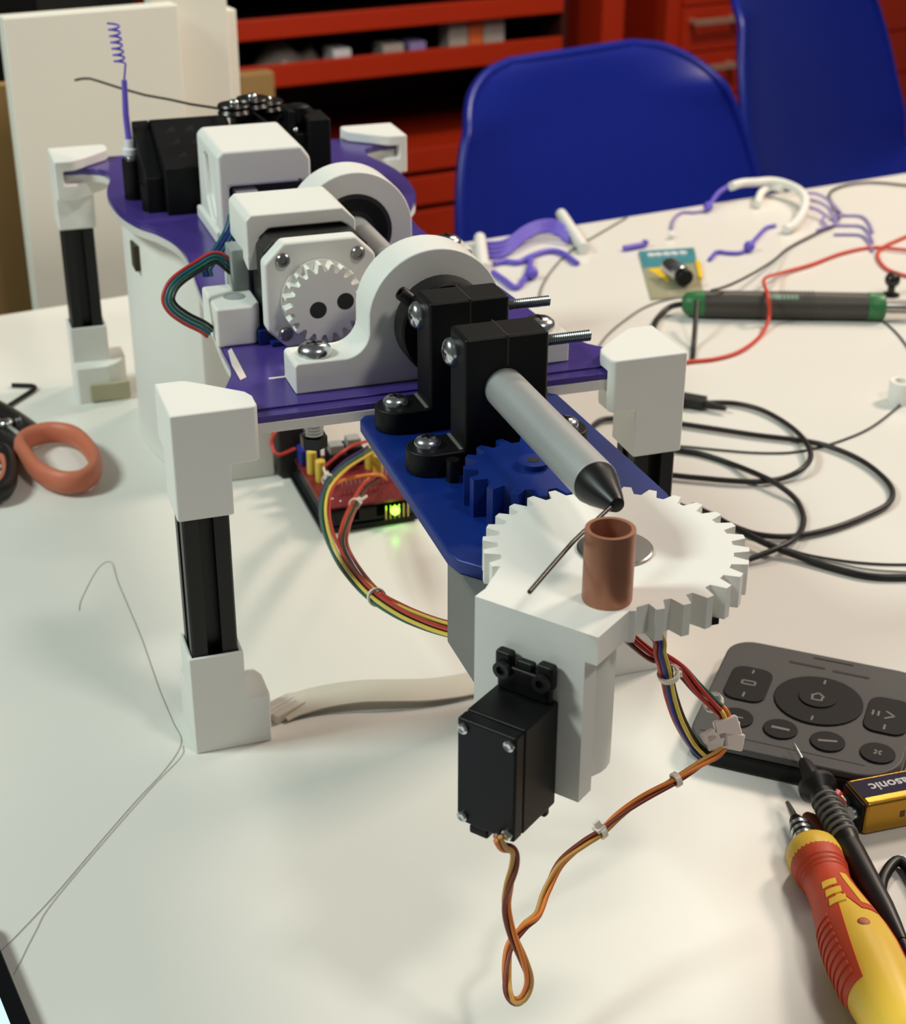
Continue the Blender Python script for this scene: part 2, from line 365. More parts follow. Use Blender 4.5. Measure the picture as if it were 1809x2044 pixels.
# ---- blue shell chairs
def chair(loc, yaw, label, scale=1.0):
    t = thing('shell_chair', room((loc[0], loc[1], FLOOR)), label, 'chair')
    zt_ = loc[2]                                              # height of the back's top edge
    sz = (zt_-FLOOR)/820.0
    prof = [(-8, 0), (-2, -9), (6, -34), (18, -78), (40, -150), (66, -240), (92, -320), (124, -372), (175, -398), (260, -402), (350, -394), (420, -388), (462, -398), (480, -420)]
    half = [110, 160, 206, 238, 262, 278, 284, 288, 290, 290, 286, 276, 255, 230]
    pr = cat([(p[0], p[1], h_) for p, h_ in zip(prof, half)], 4)
    nu = 28
    def pt(y, z_, h_, u, off, nrm):
        # u in -1..1 ; sides sweep forward on the back and upward on the seat
        x = h_*math.copysign(1-(1-abs(u))**1.0, u)
        curl = abs(u)**2.6
        fy = 46*curl*max(0, min(1, (-z_)/60))*max(0, min(1, (z_+430)/140)); fz = 38*curl*max(0, min(1, (y-60)/90))
        lip = (abs(u) > .93)*0
        return V3((x, y+fy+lip, z_+fz))+V3((0, nrm[0], nrm[1]))*off
    front, back = [], []
    for i, p in enumerate(pr):
        q0 = pr[max(0, i-1)]; q1 = pr[min(len(pr)-1, i+1)]; d = V3((q1[0]-q0[0], q1[1]-q0[1])); d /= np.linalg.norm(d)+1e-9
        nrm = (-d[1], d[0])                                    # towards the sitter
        front.append([pt(p[0], p[1], p[2], -1+2*j/nu, 4, nrm) for j in range(nu+1)]); back.append([pt(p[0], p[1], p[2], -1+2*j/nu, -4, nrm) for j in range(nu+1)])
    rgs = [f+b[::-1] for f, b in zip(front, back)]
    ca, sa = math.cos(yaw), math.sin(yaw)
    def place(p): p = V3(p)*sz; return room((loc[0]+p[0]*ca-p[1]*sa, loc[1]+p[0]*sa+p[1]*ca, zt_+p[2]))
    m = M().rings(rgs); m.xf(place)
    shl = part('shell', m, 'chair_blue', t, smooth=60, bevel=0)
    mid = [[(a+b)/2 for a, b in zip(f, k)] for f, k in zip(front, back)]
    rim = [f[0] for f in mid]+mid[-1][1:-1]+[f[-1] for f in mid[::-1]]+mid[0][1:-1][::-1]
    part('rim', M().sweep([place(p) for p in rim], 7.5*sz, 12, closed=True), 'chair_blue', t, smooth=80)
    for sx in (-1, 1):
        for y0, y1 in ((150, 60), (360, 450)):
            part('leg', M().cyl(place((sx*120, y0, -406)), (*place((sx*215, y1, -820))[:2], FLOOR), 13, 9, 14), 'beech_wood', t)
    mm = M()
    for y0 in (175, 340): mm.cyl(place((-130, y0, -415)), place((130, y0, -415)), 7, None, 10)
    mm.cyl(place((0, 175, -415)), place((0, 340, -415)), 7, None, 10)
    part('seat_bracket', mm, 'dark_steel', t)
    return t
n_c = 1350
pc = NP(1150, 108, n_c); chair((pc[0], n_c, pc[2]), math.radians(180+9), 'blue plastic shell chair whose whole rounded back shows above the table edge')
n_d = 1750
pc = NP(1560, -70, n_d); chair((pc[0], n_d, pc[2]), math.radians(180+24), 'blue plastic shell chair further back before the red drawers, turned aside')

# ================================================================== the wire bending machine
W, D, H, ZF, ZB, t_, LJ, BF = 228.3, 453.6, 162.7, 48.9, 115.1, 1.9, 37.5, 33.5
SL = 20+2*t_
mc = thing('wire_bending_machine', (114, 150, 0), 'white purple and black desktop wire bending machine on four posts with a servo bending head', 'machine')
ZP = 156.0                                          # top of the purple deck
# ---- deck plates
half = [(34, 9), (30, 40), (37, 60), (38, 86), (40, 119), (43, 156), (45, 187), (47, 212), (48, 239), (46, 260), (40, 280), (32, 296), (26, 321), (24, 354), (27, 378), (31, 396), (29, 414), (18, 422), (6, 424), (6, 447)]
def outline(inset, yf):
    L = [(x+inset, max(y, yf) if i == 0 else y) for i, (x, y) in enumerate(half)]
    L[0] = (8, yf); L.insert(1, (8, 22)); L.insert(2, (20, 27))
    body = L[:3]+[tuple(p[:2]) for p in cat([(p[0], p[1], 0) for p in L[3:-2]], 4)]+L[-2:]
    return body+[(W-x, y) for x, y in body[::-1]]
part('deck_plate', M().prism(outline(0, 6.0), 152.2, 155), 'purple_acrylic', mc, bevel=.25, label='purple acrylic deck plate')
part('deck_plate', M().prism(outline(.6, 12.5), 155.05, ZP), 'purple_acrylic', mc, bevel=.25, label='thin purple acrylic top sheet')
part('under_plate', M().prism(outline(.3, 5.5), 147.6, 152.15), 'white_acrylic', mc, bevel=.3, label='white plate under the purple deck')
for x, y in ((36, 352), (70, 62), (160, 64)): part('deck_hole_plug', M().cyl((x, y, ZP), (x, y, ZP+.5), 1.6, None, 12), 'steel', mc)
part('slot_edge', M().box(50, 59, 42, 43.6, ZP, ZP+.4), 'white_acrylic', mc)

# ---- legs: post + corner clamp + foot
jaw = [(0, 0), (34.5, 0), (36.2, 2), (36.4, 12), (34.5, 17), (20, 30.5), (13.5, 36), (11, 37), (0, 37)]
CLAMP = boolean(M().prism([(0, 0), (SL, 0), (SL, SL), (0, SL)], ZB, 150), M().prism(jaw, 138, H), 'UNION')      # sleeve + jaw, then the slot for the deck corner
CLAMP = boolean(CLAMP, M().box(5.4, 60, 5.2, 60, 147.5, 156.1), 'DIFFERENCE')
FOOT = boolean(M().box(0, SL, 0, SL, 0, ZF), M().prism([(0, 0), (BF, 0), (BF+1, 1), (BF+1, SL-6), (BF-2, SL+1), (SL+3, BF-3), (SL-3, BF+1), (1, BF+1), (0, BF)], 0, 24.6), 'UNION')
FOOT = boolean(FOOT, M().box(t_-.1, t_+20.1, t_-.1, t_+20.1, 12, 80), 'DIFFERENCE')
def leg(mx, my):
    def fx(p): return (W-p[0] if mx else p[0], D-p[1] if my else p[1], p[2])
    def pr(name, m, mt, parent, **k): m.xf(fx); return part(name, m, mt, parent, **k)
    a, b = t_, t_+20; c = (a+b)/2
    g, dp = 3.2, 6.0
    prof = []
    # T-slot extrusion outline, four grooves
    q = [(a+.8, a), (c-g, a), (c-g, a+1.8), (c-g-2.2, a+2.4), (c-3.4, a+dp), (c+3.4, a+dp), (c+g+2.2, a+2.4), (c+g, a+1.8), (c+g, a), (b-.8, a)]
    for k in range(4):
        for x, y in q:
            for _ in range(k): x, y = c-(y-c), c+(x-c)
            prof.append((x, y))
    post = pr('leg', M().prism(prof, 12, H-16), 'black_anodised', mc, smooth=20, label='black slotted aluminium post')
    m = M(); m.v, m.f = list(CLAMP.v), list(CLAMP.f)
    pr('corner_clamp', m, 'white_print', post, bevel=1.1, label='white printed corner clamp')
    m = M(); m.v, m.f = list(FOOT.v), list(FOOT.f)
    pr('foot', m, 'white_print', post, bevel=.8, label='white printed foot')
    return post
for mx, my in ((0, 0), (1, 0), (0, 1), (1, 1)): leg(mx, my)
part('foot_block', M().box(8, 34, D-SL-12.5, D-SL-9.8, 1, 13), 'block_tan', mc, bevel=.8, label='tan block at the rear foot')  # plain tan block in front of the rear foot

# ---- white skirt following the deck underneath
path = [(98, 271), (66, 271)]+[tuple(p[:2]) for p in cat([(60, 272, 0), (50, 284, 0), (40, 304, 0), (34, 330, 0), (32, 360, 0), (36, 392, 0), (46, 410, 0), (80, 418, 0)], 4)]
def offs(path, d):
    out = []
    for i, p in enumerate(path):
        q0 = V3(path[max(0, i-1)]); q1 = V3(path[min(len(path)-1, i+1)]); tt = q1-q0; tt /= np.linalg.norm(tt); out.append((p[0]+tt[1]*d, p[1]-tt[0]*d))
    return out
sk = part('skirt_panel', M().prism(path+offs(path, 3.5)[::-1], 0.2, 147.4), 'white_print', mc, smooth=40, bevel=.6, label='white curved skirt panel under the deck')
hp = YP(270, 487, 318); 
part('slot_opening', M().box(hp[0]-.8, hp[0]+3.4, 321, 335, 119, 134), 'slot_dark', sk, label='dark rectangular slot')
for i, (x, y) in enumerate(((297, 472), (318, 478), (338, 487), (357, 495))):
    yy = 316-i*9.5; p = YP(x, y, yy); part('screw_head', M().ball((p[0], yy, p[2]), 1.9, 12), 'white_print', sk, smooth=80)
tp = [T(455, 700, ZP+.6), T(463, 728, ZP+.6), T(480, 758, ZP+.6), T(492, 752, ZP+.6), T(478, 725, ZP+.6), T(462, 695, ZP+.6)]
part('clear_tape', M().prism([p[:2] for p in tp], ZP+.2, ZP+.6), 'clear_plastic', mc, label='strip of clear tape on the deck')

# ---- bearing mounts on the tube axis
AX, AZ, AR = 119.0, 184.0, 29.8
def mount(y0, y1, holed):
    xl, xr, fz = 57.0, 181.0, 169.7
    left = [(xl, ZP), (xl, fz-1.2), (xl+1.2, fz), (78, fz)]+arc(78.5, fz+11, 11, -85, -8, 7)
    top = arc(AX, AZ, AR, 172, 8, 26)
    right = [(2*AX-x, z) for x, z in left[::-1]]
    outer = left+top+right
    hr = 19.0 if holed else 14.5
    b = part('bearing_mount', M().prism(outer, y0, y1, 'y'), 'white_print', mc, smooth=32, bevel=.9, label='white arched bearing mount')
    part('bearing_outer_race', M().lathe([(hr, y0-.35), (hr, y0+2), (hr-2.2, y0+2), (hr-2.2, y0-.35), (hr, y0-.35)], (AX, 0, AZ), (0, 1, 0), 40, False, False), 'motor_dark', b)
    part('bearing_shield', M().lathe([(hr-2.2, y0-.1), (hr-2.2, y0+2), (10.6, y0+2), (10.6, y0-.1), (hr-2.2, y0-.1)], (AX, 0, AZ), (0, 1, 0), 40, False, False), 'black_plastic', b)
    part('bearing_inner_race', M().lathe([(10.6, y0-.35), (10.6, y0+2), (8.1, y0+2), (8.1, y0-.35), (10.6, y0-.35)], (AX, 0, AZ), (0, 1, 0), 40, False, False), 'dark_steel', b)
    for x in (68, 2*AX-68):
        s_ = part('bolt_head', panhead(M(), (x, (y0+y1)/2-1, fz), (0, 0, 1), 7.4, 5.2), 'zinc', b)
        part('bolt_recess', cross(M(), (x, (y0+y1)/2-1, fz), (0, 0, 1), 7.4, 5.2), 'dark_steel', b)
    return b
mount(22, 43, False); mount(150, 171, True)
# bolt, washer and nut hanging below the deck under the front mount
bt = M().cyl((66, 31, 130), (66, 31, 148), 4.0, None, 16)
for i in range(8): bt.lathe([(4.0, 0), (4.5, .7), (4.0, 1.4)], (66, 31, 131+i*1.5), (0, 0, 1), 16)
part('deck_bolt', bt, 'zinc', mc, label='zinc bolt end below the deck')
part('washer', M().cyl((66, 31, 145.3), (66, 31, 147.6), 9.5, None, 24), 'clear_plastic', mc)
part('nut', M().cyl((66, 31, 127.5), (66, 31, 132.5), 6.2, None, 6), 'dark_steel', mc)

# ---- guide tube and nozzle
YT = -150.0
tube = part('guide_tube', M().lathe([(8.0, YT), (8.0, 190)], (AX, 0, AZ), (0, 1, 0), 40), 'aluminium', mc, bevel=.3, label='brushed aluminium guide tube')
part('nozzle', M().lathe([(7.7, YT), (7.6, YT-1), (7.0, YT-4), (3.4, YT-15.5), (2.6, YT-17.5), (1.0, YT-17.8)], (AX, 0, AZ), (0, 1, 0), 32), 'black_anodised', tube, smooth=40, label='black conical nozzle')

# ---- black shaft clamps standing on the blue plate
ZBL = 150.0
def clamp(y0, y1):
    x0, x1, z1 = 103.0, 137.0, 205.0
    m = M().box(x0, x1, y0, y1, ZBL, z1)
    c = part('shaft_clamp', m, 'black_print', mc, bevel=1.6, label='black printed shaft clamp block')
    part('clamp_split', M().box(AX+.8, AX+1.5, y0-.1, y1+.1, AZ+9, z1+.08), 'motor_dark', c)
    fl = M()
    fl.prism(arc(91.5, (y0+y1)/2, (y1-y0)/2, 90, 270, 10)+[(x0+1, y0), (x0+1, y1)], ZBL, 160)
    part('flange', fl, 'black_print', c, bevel=1.0)
    fr = M(); ym = (y0+y1)/2
    fr.prism([(x1-1, y0), (x1+11, y0)]+arc(x1+11.5, ym, (y1-y0)/2, -90, 90, 10)[1:-1]+[(x1+11, y1), (x1-1, y1)], ZBL, 160)
    part('flange', fr, 'black_print', c, bevel=1.0)
    for x in (91.2, x1+11.8):
        part('screw', panhead(M(), (x, ym+.5, 160), (0, 0, 1), 5.3, 3.8), 'zinc', c)
        part('screw_recess', cross(M(), (x, ym+.5, 160), (0, 0, 1), 5.3, 3.8), 'dark_steel', c)
    zs, ys = 195.8, ym+4.5
    part('screw', panhead(M(), (x0, ys, zs), (-1, 0, 0), 5.6, 4.0), 'zinc', c)
    part('screw_recess', cross(M(), (x0, ys, zs), (-1, 0, 0), 5.6, 4.0), 'dark_steel', c)
    rod = M().cyl((x1-2, ys, zs), (x1+22, ys, zs), 1.85, None, 16)
    for i in range(25): rod.lathe([(1.85, 0), (2.3, .45), (1.85, .9)], (x1+i*.9, ys, zs), (1, 0, 0), 16)
    part('threaded_rod', rod, 'zinc', c, label='threaded end of the clamp bolt')
    part('weld_line', M().box(101.6, 102.9, y0+1, y1-1, 160, 160.4), 'motor_grey', c)
    return c
clamp(-19, -1); cn = clamp(-62, -44)
part('grub_screw', M().cyl((97, -66, 150), (97, -66, 159), 2.6, None, 16), 'black_plastic', mc)
# black collar against the front mount, with its set screw
col = part('shaft_collar', M().lathe([(9, 4), (19.5, 4), (20.5, 5), (20.5, 15.5), (19.5, 16.5), (9, 16.5)], (AX, 0, AZ), (0, 1, 0), 40), 'black_plastic', mc, smooth=40, label='black shaft collar')
d_ = V3((-.72, 0, .62)); p_ = V3((AX, 10, AZ))+d_*19
part('set_screw', M().lathe([(3.0, 0), (3.0, 7), (2.6, 7.6), (1.5, 7.6), (1.5, 6)], p_, d_, 16), 'black_plastic', col)

# ---- blue head plate
bl = [(79, 2), (82, 6), (164, 6), (168, 2), (171, -100), (168, -124), (146, -150)]+arc(123, -159, 20, -10, -175, 10)+[(92, -140), (85.5, -135.5), (78.5, -127), (76.8, -120)]
hd = part('head_plate', M().prism(bl, 144.2, ZBL), 'blue_print', mc, bevel=1.0, label='blue printed head plate')
gp = gearpoly(119.6, -92.3, 21.0, 26.0, 16, .16)
dg = part('drive_gear', M().prism(gp, ZBL, 165), 'blue_print', mc, smooth=25, label='blue printed drive gear')
part('gear_hub', M().cyl((119.6, -92.3, 165), (119.6, -92.3, 167), 6, None, 24), 'blue_print', dg)
part('hub_hole', M().cyl((119.6, -92.3, 167), (119.6, -92.3, 167.15), 2.2, None, 16), 'motor_dark', dg)
# grey motor hanging below the head plate
gm = part('head_motor', M().box(78.5, 119, -155, -114, 109, 144.2), 'motor_grey', mc, bevel=1.2, label='grey motor body under the blue plate')
part('motor_shaft', M().cyl((123, -159, 140), (123, -159, 162), 4, None, 20), 'steel', gm)
part('motor_connector', M().box(96, 112, -114, -109, 111, 119), 'print_white', gm, bevel=.4)

# ---- white bending gear with its arm
GX, GY, GZ = 123.0, -159.3, 165.0
N_T = 30
gpo = gearpoly(GX, GY, 39.4, 44.6, N_T, math.radians(.6), (.34, .15))
def ringat(r, z): return [(GX+r*math.cos(math.atan2(y-GY, x-GX)), GY+r*math.sin(math.atan2(y-GY, x-GX)), z) for x, y in gpo]
m = M().rings([ringat(4, 153.5), [(x, y, 153.5) for x, y in gpo], [(x, y, GZ) for x, y in gpo], ringat(37, GZ), ringat(31, GZ-.35), ringat(22, GZ-1.3), ringat(13, GZ-2.2), ringat(4, GZ-2.4)], closed=True)
bgear = part('bending_gear', m, 'white_print', mc, smooth=28, label='white printed bending gear with dished face')
OC = np.array([93.5, -213.5]); uu = np.array([-.605, .796]); dd = np.array([.796, .605])
def AP(u, d): return tuple(OC+uu*u+dd*d)
arm = [AP(0, 0), AP(0, 21)]+[(118.5, -199.2)]+arc(GX, GY, 37.2, 266, 186, 10)+[(84, -158), AP(44.6, 6), AP(44.6, 0)]
lower = [AP(4.2, 0), AP(4.2, 8), AP(6, 8)]+[AP(6+14-14*math.cos(math.radians(a)), 8+13+13.5*math.sin(math.radians(a))) for a in range(-40, 100, 14)]+[AP(36, 34), AP(44.6, 26), AP(44.6, 0)]
am = boolean(M().prism(arm, 155, GZ+.06), M().prism(lower, 102, 160), 'UNION')
part('bending_arm', am, 'white_print', bgear, smooth=30, bevel=.5, label='white printed arm with servo housing')
part('centre_washer', M().lathe([(3.2, 162.1), (12.5, 162.1), (12.9, 162.5), (12.9, 163.6), (12.3, 164.0), (3.2, 164.0)], (GX, GY, 0), (0, 0, 1), 40), 'steel', bgear, smooth=30, label='steel washer in the gear centre')
part('centre_bolt', M().lathe([(3.2, 161), (3.2, 164.4)], (GX, GY, 0), (0, 0, 1), 20), 'dark_steel', bgear)
part('gear_magnet', M().box(137, 143.5, -197, -188, 151.2, 153.4), 'black_plastic', bgear)
# copper bending pin
cpx, cpy = 105.5, -192.4
pin = M().lathe([(6.3, 165.1), (7.9, 165.1), (8.0, 165.6), (8.0, 189.6), (7.9, 190), (6.5, 190), (6.4, 189.6), (6.3, 166)], (cpx, cpy, 0), (0, 0, 1), 40, False, False)
part('bending_pin', pin, 'copper', mc, smooth=40, label='copper tube bending pin')

# ---- servo on the arm
def SP(u, d, z): a = AP(u, d); return (a[0], a[1], z)
def sbox(m, u0, u1, d0, d1, z0, z1):
    k = M().box(u0, u1, d0, d1, z0, z1); k.xf(lambda p: SP(p[0], p[1], p[2])); return m.add(k.v, k.f)
u0, u1, z0, z1 = 12.6, 34.2, 98.3, 137.6
sv = part('bending_servo', sbox(M(), u0, u1, -20, -.2, z0, z1), 'black_plastic', mc, bevel=.7, label='black bending servo')
part('servo_lid', sbox(M(), u0, u1, -25.4, -20.3, z0, z1), 'black_plastic', sv, bevel=.9)
ear = M(); sbox(ear, u0+1, u1-1, -4.6, -1.6, z1, z1+9.5); sbox(ear, u0+.2, u0+6.2, -4.8, -.8, z1+5, z1+14); sbox(ear, u1-6.2, u1-.2, -4.8, -.8, z1+5, z1+14); sbox(ear, u0+7.5, u1-7.5, -4, -1, z1+9, z1+12.5)
part('mounting_ear', ear, 'black_plastic', sv, bevel=1.2)
for u in (u0+3.6, u1-3.6): part('ear_grommet', M().lathe([(3.0, 0), (3.0, 1.6), (1.6, 1.6), (1.6, .4)], SP(u, -4.8, z1+8), (-.796, -.605, 0), 18), 'rubber_black', sv)
ear2 = M(); sbox(ear2, u0+1, u1-1, -4.6, -1.6, z0-4, z0); part('mounting_ear', ear2, 'black_plastic', sv, bevel=1.0)
for u in (u0+2.4, u1-2.4):
    for z in (z0+2.6, z1-3.2):
        part('lid_screw', M().lathe([(1.9, 0), (1.9, .7), (1.2, 1.1), (.5, .8)], SP(u, -25.4, z), (-.796, -.605, 0), 16), 'zinc', sv)
gr = M(); sbox(gr, u0+10, u0+17, -25.2, -19, z0-3.2, z0); part('cable_grommet', gr, 'black_plastic', sv, bevel=.8)

# ---- front stepper motor: front plate, pinion, cover, connector
def chamf(x0, x1, z0_, z1_, c): return [(x0+c, z0_), (x1-c, z0_), (x1, z0_+c), (x1, z1_-c), (x1-c, z1_), (x0+c, z1_), (x0, z1_-c), (x0, z0_+c)]
MX, MZ, MY = 82.8, 180.5, 75.5
mo = part('stepper_motor', M().prism(chamf(MX-24, MX+24, MZ-23.5, MZ+23, 4), MY+8, MY+50, 'y'), 'motor_dark', mc, bevel=.5, label='dark stepper motor body')
fp = part('motor_face_plate', M().prism(chamf(MX-25.5, MX+25.5, MZ-24, MZ+25, 9), MY, MY+9, 'y'), 'white_print', mo, bevel=1.6, label='white chamfered face plate')
for sx in (-1, 1):
    for sz_ in (-1, 1):
        part('plate_screw', M().lathe([(3.2, 0), (3.2, 1.0), (2.6, 1.8), (1.7, 1.8), (1.7, .9), (.6, .9)], (MX+sx*17.1, MY, MZ+sz_*17.2), (0, -1, 0), 18), 'steel', mo)
gx, gz = 82.4, 178.4
pg = part('pinion_gear', M().prism([(x, z) for x, z in gearpoly(gx, gz, 14.6, 18.2, 20, .1, (.36, .12))], MY-8, MY, 'y'), 'white_print', mo, smooth=25, label='white printed pinion gear')
part('pinion_flange', M().lathe([(18.4, MY-1.6), (18.4, MY)], (gx, 0, gz), (0, 1, 0), 40), 'white_print', mo)
for x, z in ((-3.4, -2.6), (9.2, .2)): part('pinion_hole', M().cyl((gx+x, MY-8.05, gz+z), (gx+x, MY-7.0, gz+z), 3.9, None, 24), 'motor_dark', mo)
# cover bridging the motor
CT = 212.5
cv = [(54.5, 193), (54.5, CT-2.5), (57, CT), (99.5, CT), (105.5, CT-6), (105.5, 199), (102, 199), (102, CT-9), (98.5, CT-7), (65, CT-7), (60.5, CT-11), (60.5, 193)]
part('motor_cover', M().prism(cv, 98, 136, 'y'), 'white_print', mo, bevel=1.1, label='white bridge cover over the motor')
part('cover_skirt', M().prism([(98, 187), (98, 194), (128, 194)], 54.6, 60, 'x'), 'white_print', mo, bevel=.6)
part('motor_connector', M().box(49, 57, 108, 122, 171, 194), 'connector_grey', mo, bevel=.7)
bs = M().prism([(36.5, 86), (54, 86), (57.5, 91), (57.5, 120), (36.5, 120)], ZP, 174.5); part('motor_foot', bs, 'white_print', mo, bevel=1.4, label='white printed motor foot')
part('foot_recess', M().cyl((48, 101, 174.5), (48, 101, 174.7), 5, None, 20), 'connector_grey', mo)
part('motor_riser', M().box(60, 108, 80, 128, ZP, 158.3), 'blue_print', mo, bevel=.4)
part('riser_block', M().box(55, 64, 84, 92, ZP, 163), 'blue_print', mo, bevel=.6)
# motor leads
def bundle(ctrl, cols, r, name, parent, spread=None, phase=0, twist=0.0, k=7):
    P = cat(ctrl, k); n = len(P); out = []
    for j, c_ in enumerate(cols):
        q = []
        for i, p in enumerate(P):
            tt = P[min(i+1, n-1)]-P[max(i-1, 0)]; tt = tt/(np.linalg.norm(tt)+1e-9)
            a = np.cross(tt, CD); a /= np.linalg.norm(a)+1e-9; b = np.cross(tt, a)
            sp = (spread or r*1.15)
            ph = phase+2*PI*j/len(cols)+twist*i/n*2*PI
            q.append(p+a*sp*math.cos(ph)+b*sp*math.sin(ph))
        out.append(part(name, M().sweep(q, r, 7), 'wire_'+c_, parent, smooth=80))
    return out
def ribbonw(ctrl, cols, r, name, parent, k=7):
    P = cat(ctrl, k); n = len(P)
    for j, c_ in enumerate(cols):
        q = []
        for i, p in enumerate(P):
            tt = P[min(i+1, n-1)]-P[max(i-1, 0)]; tt = tt/(np.linalg.norm(tt)+1e-9)
            a = np.cross(tt, CD); a /= np.linalg.norm(a)+1e-9
            q.append(p+a*r*2*(j-(len(cols)-1)/2))
        part(name, M().sweep(q, r, 7), 'wire_'+c_, parent, smooth=80)
ribbonw([(51, 114, 183), YP(432, 514, 112), YP(395, 532, 108), YP(352, 562, 100), YP(336, 592, 96), YP(344, 615, 94), YP(372, 636, 93), YP(404, 652, 93), YP(420, 664, 96)], ['red', 'teal', 'green', 'black'], .8, 'motor_lead', mo)
ribbonw([YP(414, 552, 122), YP(412, 535, 122), YP(424, 516, 124), YP(448, 480, 132), YP(462, 450, 140), YP(466, 430, 150)], ['teal', 'blue', 'teal'], .95, 'motor_lead', mo)

# ---- rear stepper motor with its tall bracket
rt = 207.0
br = [(68.5, ZP), (68.5, rt-3), (71.5, rt), (114, rt), (119, rt-7), (119, 187.5), (74.5, 187.5), (74.5, ZP)]
rm = part('stepper_motor', M().box(77, 122, 246, 290, 158, 186), 'motor_dark', mc, bevel=.8, label='dark rear stepper motor under its bracket')
BR = boolean(M().prism(br, 236, 294, 'y'), M().prism([(276, 196), (268, 199), (260, 196), (250, 184), (248, 172), (252, 165), (262, 162), (274, 174)], 60, 72.5, 'x'), 'DIFFERENCE')
rb = part('motor_bracket', BR, 'white_print', rm, bevel=2.6, label='white bracket over the rear motor')
part('bracket_base', M().box(66.5, 75, 240, 296, ZP, 163), 'white_print', rm, bevel=1.2)
part('motor_connector', M().box(78, 90, 238, 247, 178, 184.5), 'print_white', rm, bevel=.6)

# ---- black wire feeder at the rear
fd = part('feeder_body', M().prism([(302, ZP), (302, 183), (344, 199.5), (352, 199.5), (352, ZP)], 51, 96, 'x'), 'black_print', mc, bevel=1.0, label='black printed wire feeder body')
part('feeder_block', M().prism([(306, ZP), (306, 196), (330, 203), (348, 203), (348, ZP)], 98, 146, 'x'), 'black_print', fd, bevel=1.4)
part('feeder_side', M().prism([(310, ZP), (310, 176), (352, 199.5), (352, ZP)], 41, 51, 'x'), 'black_print', fd, bevel=.8)
for i in range(3):
    for j in range(2):
        yy = 311+i*11.5; zz = 183+(yy-302)*16.5/42+.15; xx = 60+j*11-i*1.2
        part('triangle_opening', M().add([(xx, yy, zz-.1), (xx+6, yy+.4, zz), (xx+5.2, yy+5.6, zz+2.2), (xx, yy, zz-.4), (xx+6, yy+.4, zz-.4), (xx+5.2, yy+5.6, zz+1.6)], [(0, 1, 2), (3, 5, 4), (0, 1, 4, 3), (1, 2, 5, 4), (2, 0, 3, 5)]), 'rubber_black', fd, smooth=0)
for (x, y, z) in ((39, 345, 179), (45, 318, 171)):
    part('feeder_boss', M().cyl((x, y, ZP), (x, y, z), 6.2, None, 20), 'black_print', fd)
    part('boss_screw', panhead(M(), (x, y, z), (0, 0, 1), 4.2, 2.6), 'zinc', fd)
for i, (px_, pz_) in enumerate(((96, 206), (108, 207.5), (118, 204))):
    part('feed_roller', M().lathe([(3, 0), (9, 0), (9.6, 1), (8.4, 3), (9.6, 5), (9, 6), (3, 6)], (px_, 322+i*6, pz_), (0, 0, 1), 24), 'dark_steel', fd, smooth=40)
    part('roller_bolt', panhead(M(), (px_, 322+i*6, pz_+6), (0, 0, 1), 3.0, 2.4), 'zinc', fd)
part('tension_knob', M().lathe([(5, 0), (7, 1), (7, 9), (5, 10)], (132, 318, 200), (0, 0, 1), 12), 'black_plastic', fd)
part('tension_plate', M().box(124, 128, 306, 326, 196, 209), 'black_plastic', fd, bevel=.5)
part('feeder_pillar', M().box(134, 147, 300, 324, ZP, 205), 'black_print', fd, bevel=1.2)
for p in ((127, 303, 199), (130, 304, 186)): part('feeder_screw', M().ball(p, 1.6, 10), 'zinc', fd, smooth=80)

# ---- purple spiral whip at the rear corner
ab = YP(260, 308, 345); at_ = YP(248, 160, 345); at2 = YP(240, 128, 345); at3 = YP(226, 46, 345)
an = part('whip_base', M().lathe([(4.4, 0), (4.4, 3.4), (3.0, 4.2), (3.0, 9)], (ab[0], 345, 181.8), (0, 0, 1), 20), 'print_white', mc, label='white base of the purple whip')
part('whip_rod', M().sweep([(ab[0], 345, 190), (ab[0]-.5, 345, 205), at_], [1.9, 1.8, 1.6], 12), 'print_purple', an, smooth=60, label='purple rod')
sp = [V3(at_)]+[V3(at2)+(V3(at3)-V3(at2))*(i/90)+V3((3.0*math.cos(i/90*2*PI*6.5), 3.0*math.sin(i/90*2*PI*6.5), 0)) for i in range(91)]
part('whip_spiral', M().sweep(sp, .62, 7), 'print_purple', an, smooth=80, label='purple spiral end')

# ---- the steel wire fed through the machine and bent round the pin
wz = 184.0; tip = V3((AX, YT-17.9, AZ))
wp = [YP(1057, 1182, -202)]
wire_pts = [V3(T(1057, 1182, 183)), V3(T(1100, 1132, 183.5)), V3(T(1143, 1083, 184)), V3(T(1165, 1062, 184)), V3(T(1215, 1016, 184)), tip+V3((0, 2, 0)), V3((AX, -60, AZ)), V3((AX, 180, AZ)), V3((AX-8, 250, 190)), V3((112, 290, 204)), V3((104, 322, 208.5))]
back = [YP(440, 217, 345), YP(380, 208, 372), YP(340, 199, 392), YP(290, 190, 415), YP(240, 176, 438), YP(200, 163, 455), YP(180, 157, 464), YP(165, 157, 470), YP(150, 160, 476)]
wo = solo('steel_wire', M().sweep(wire_pts[:6]+wire_pts[6:]+[V3(p) for p in back], .75, 8), 'dark_steel', 'dark steel wire running through the machine and bent past the copper pin', 'wire', smooth=60)

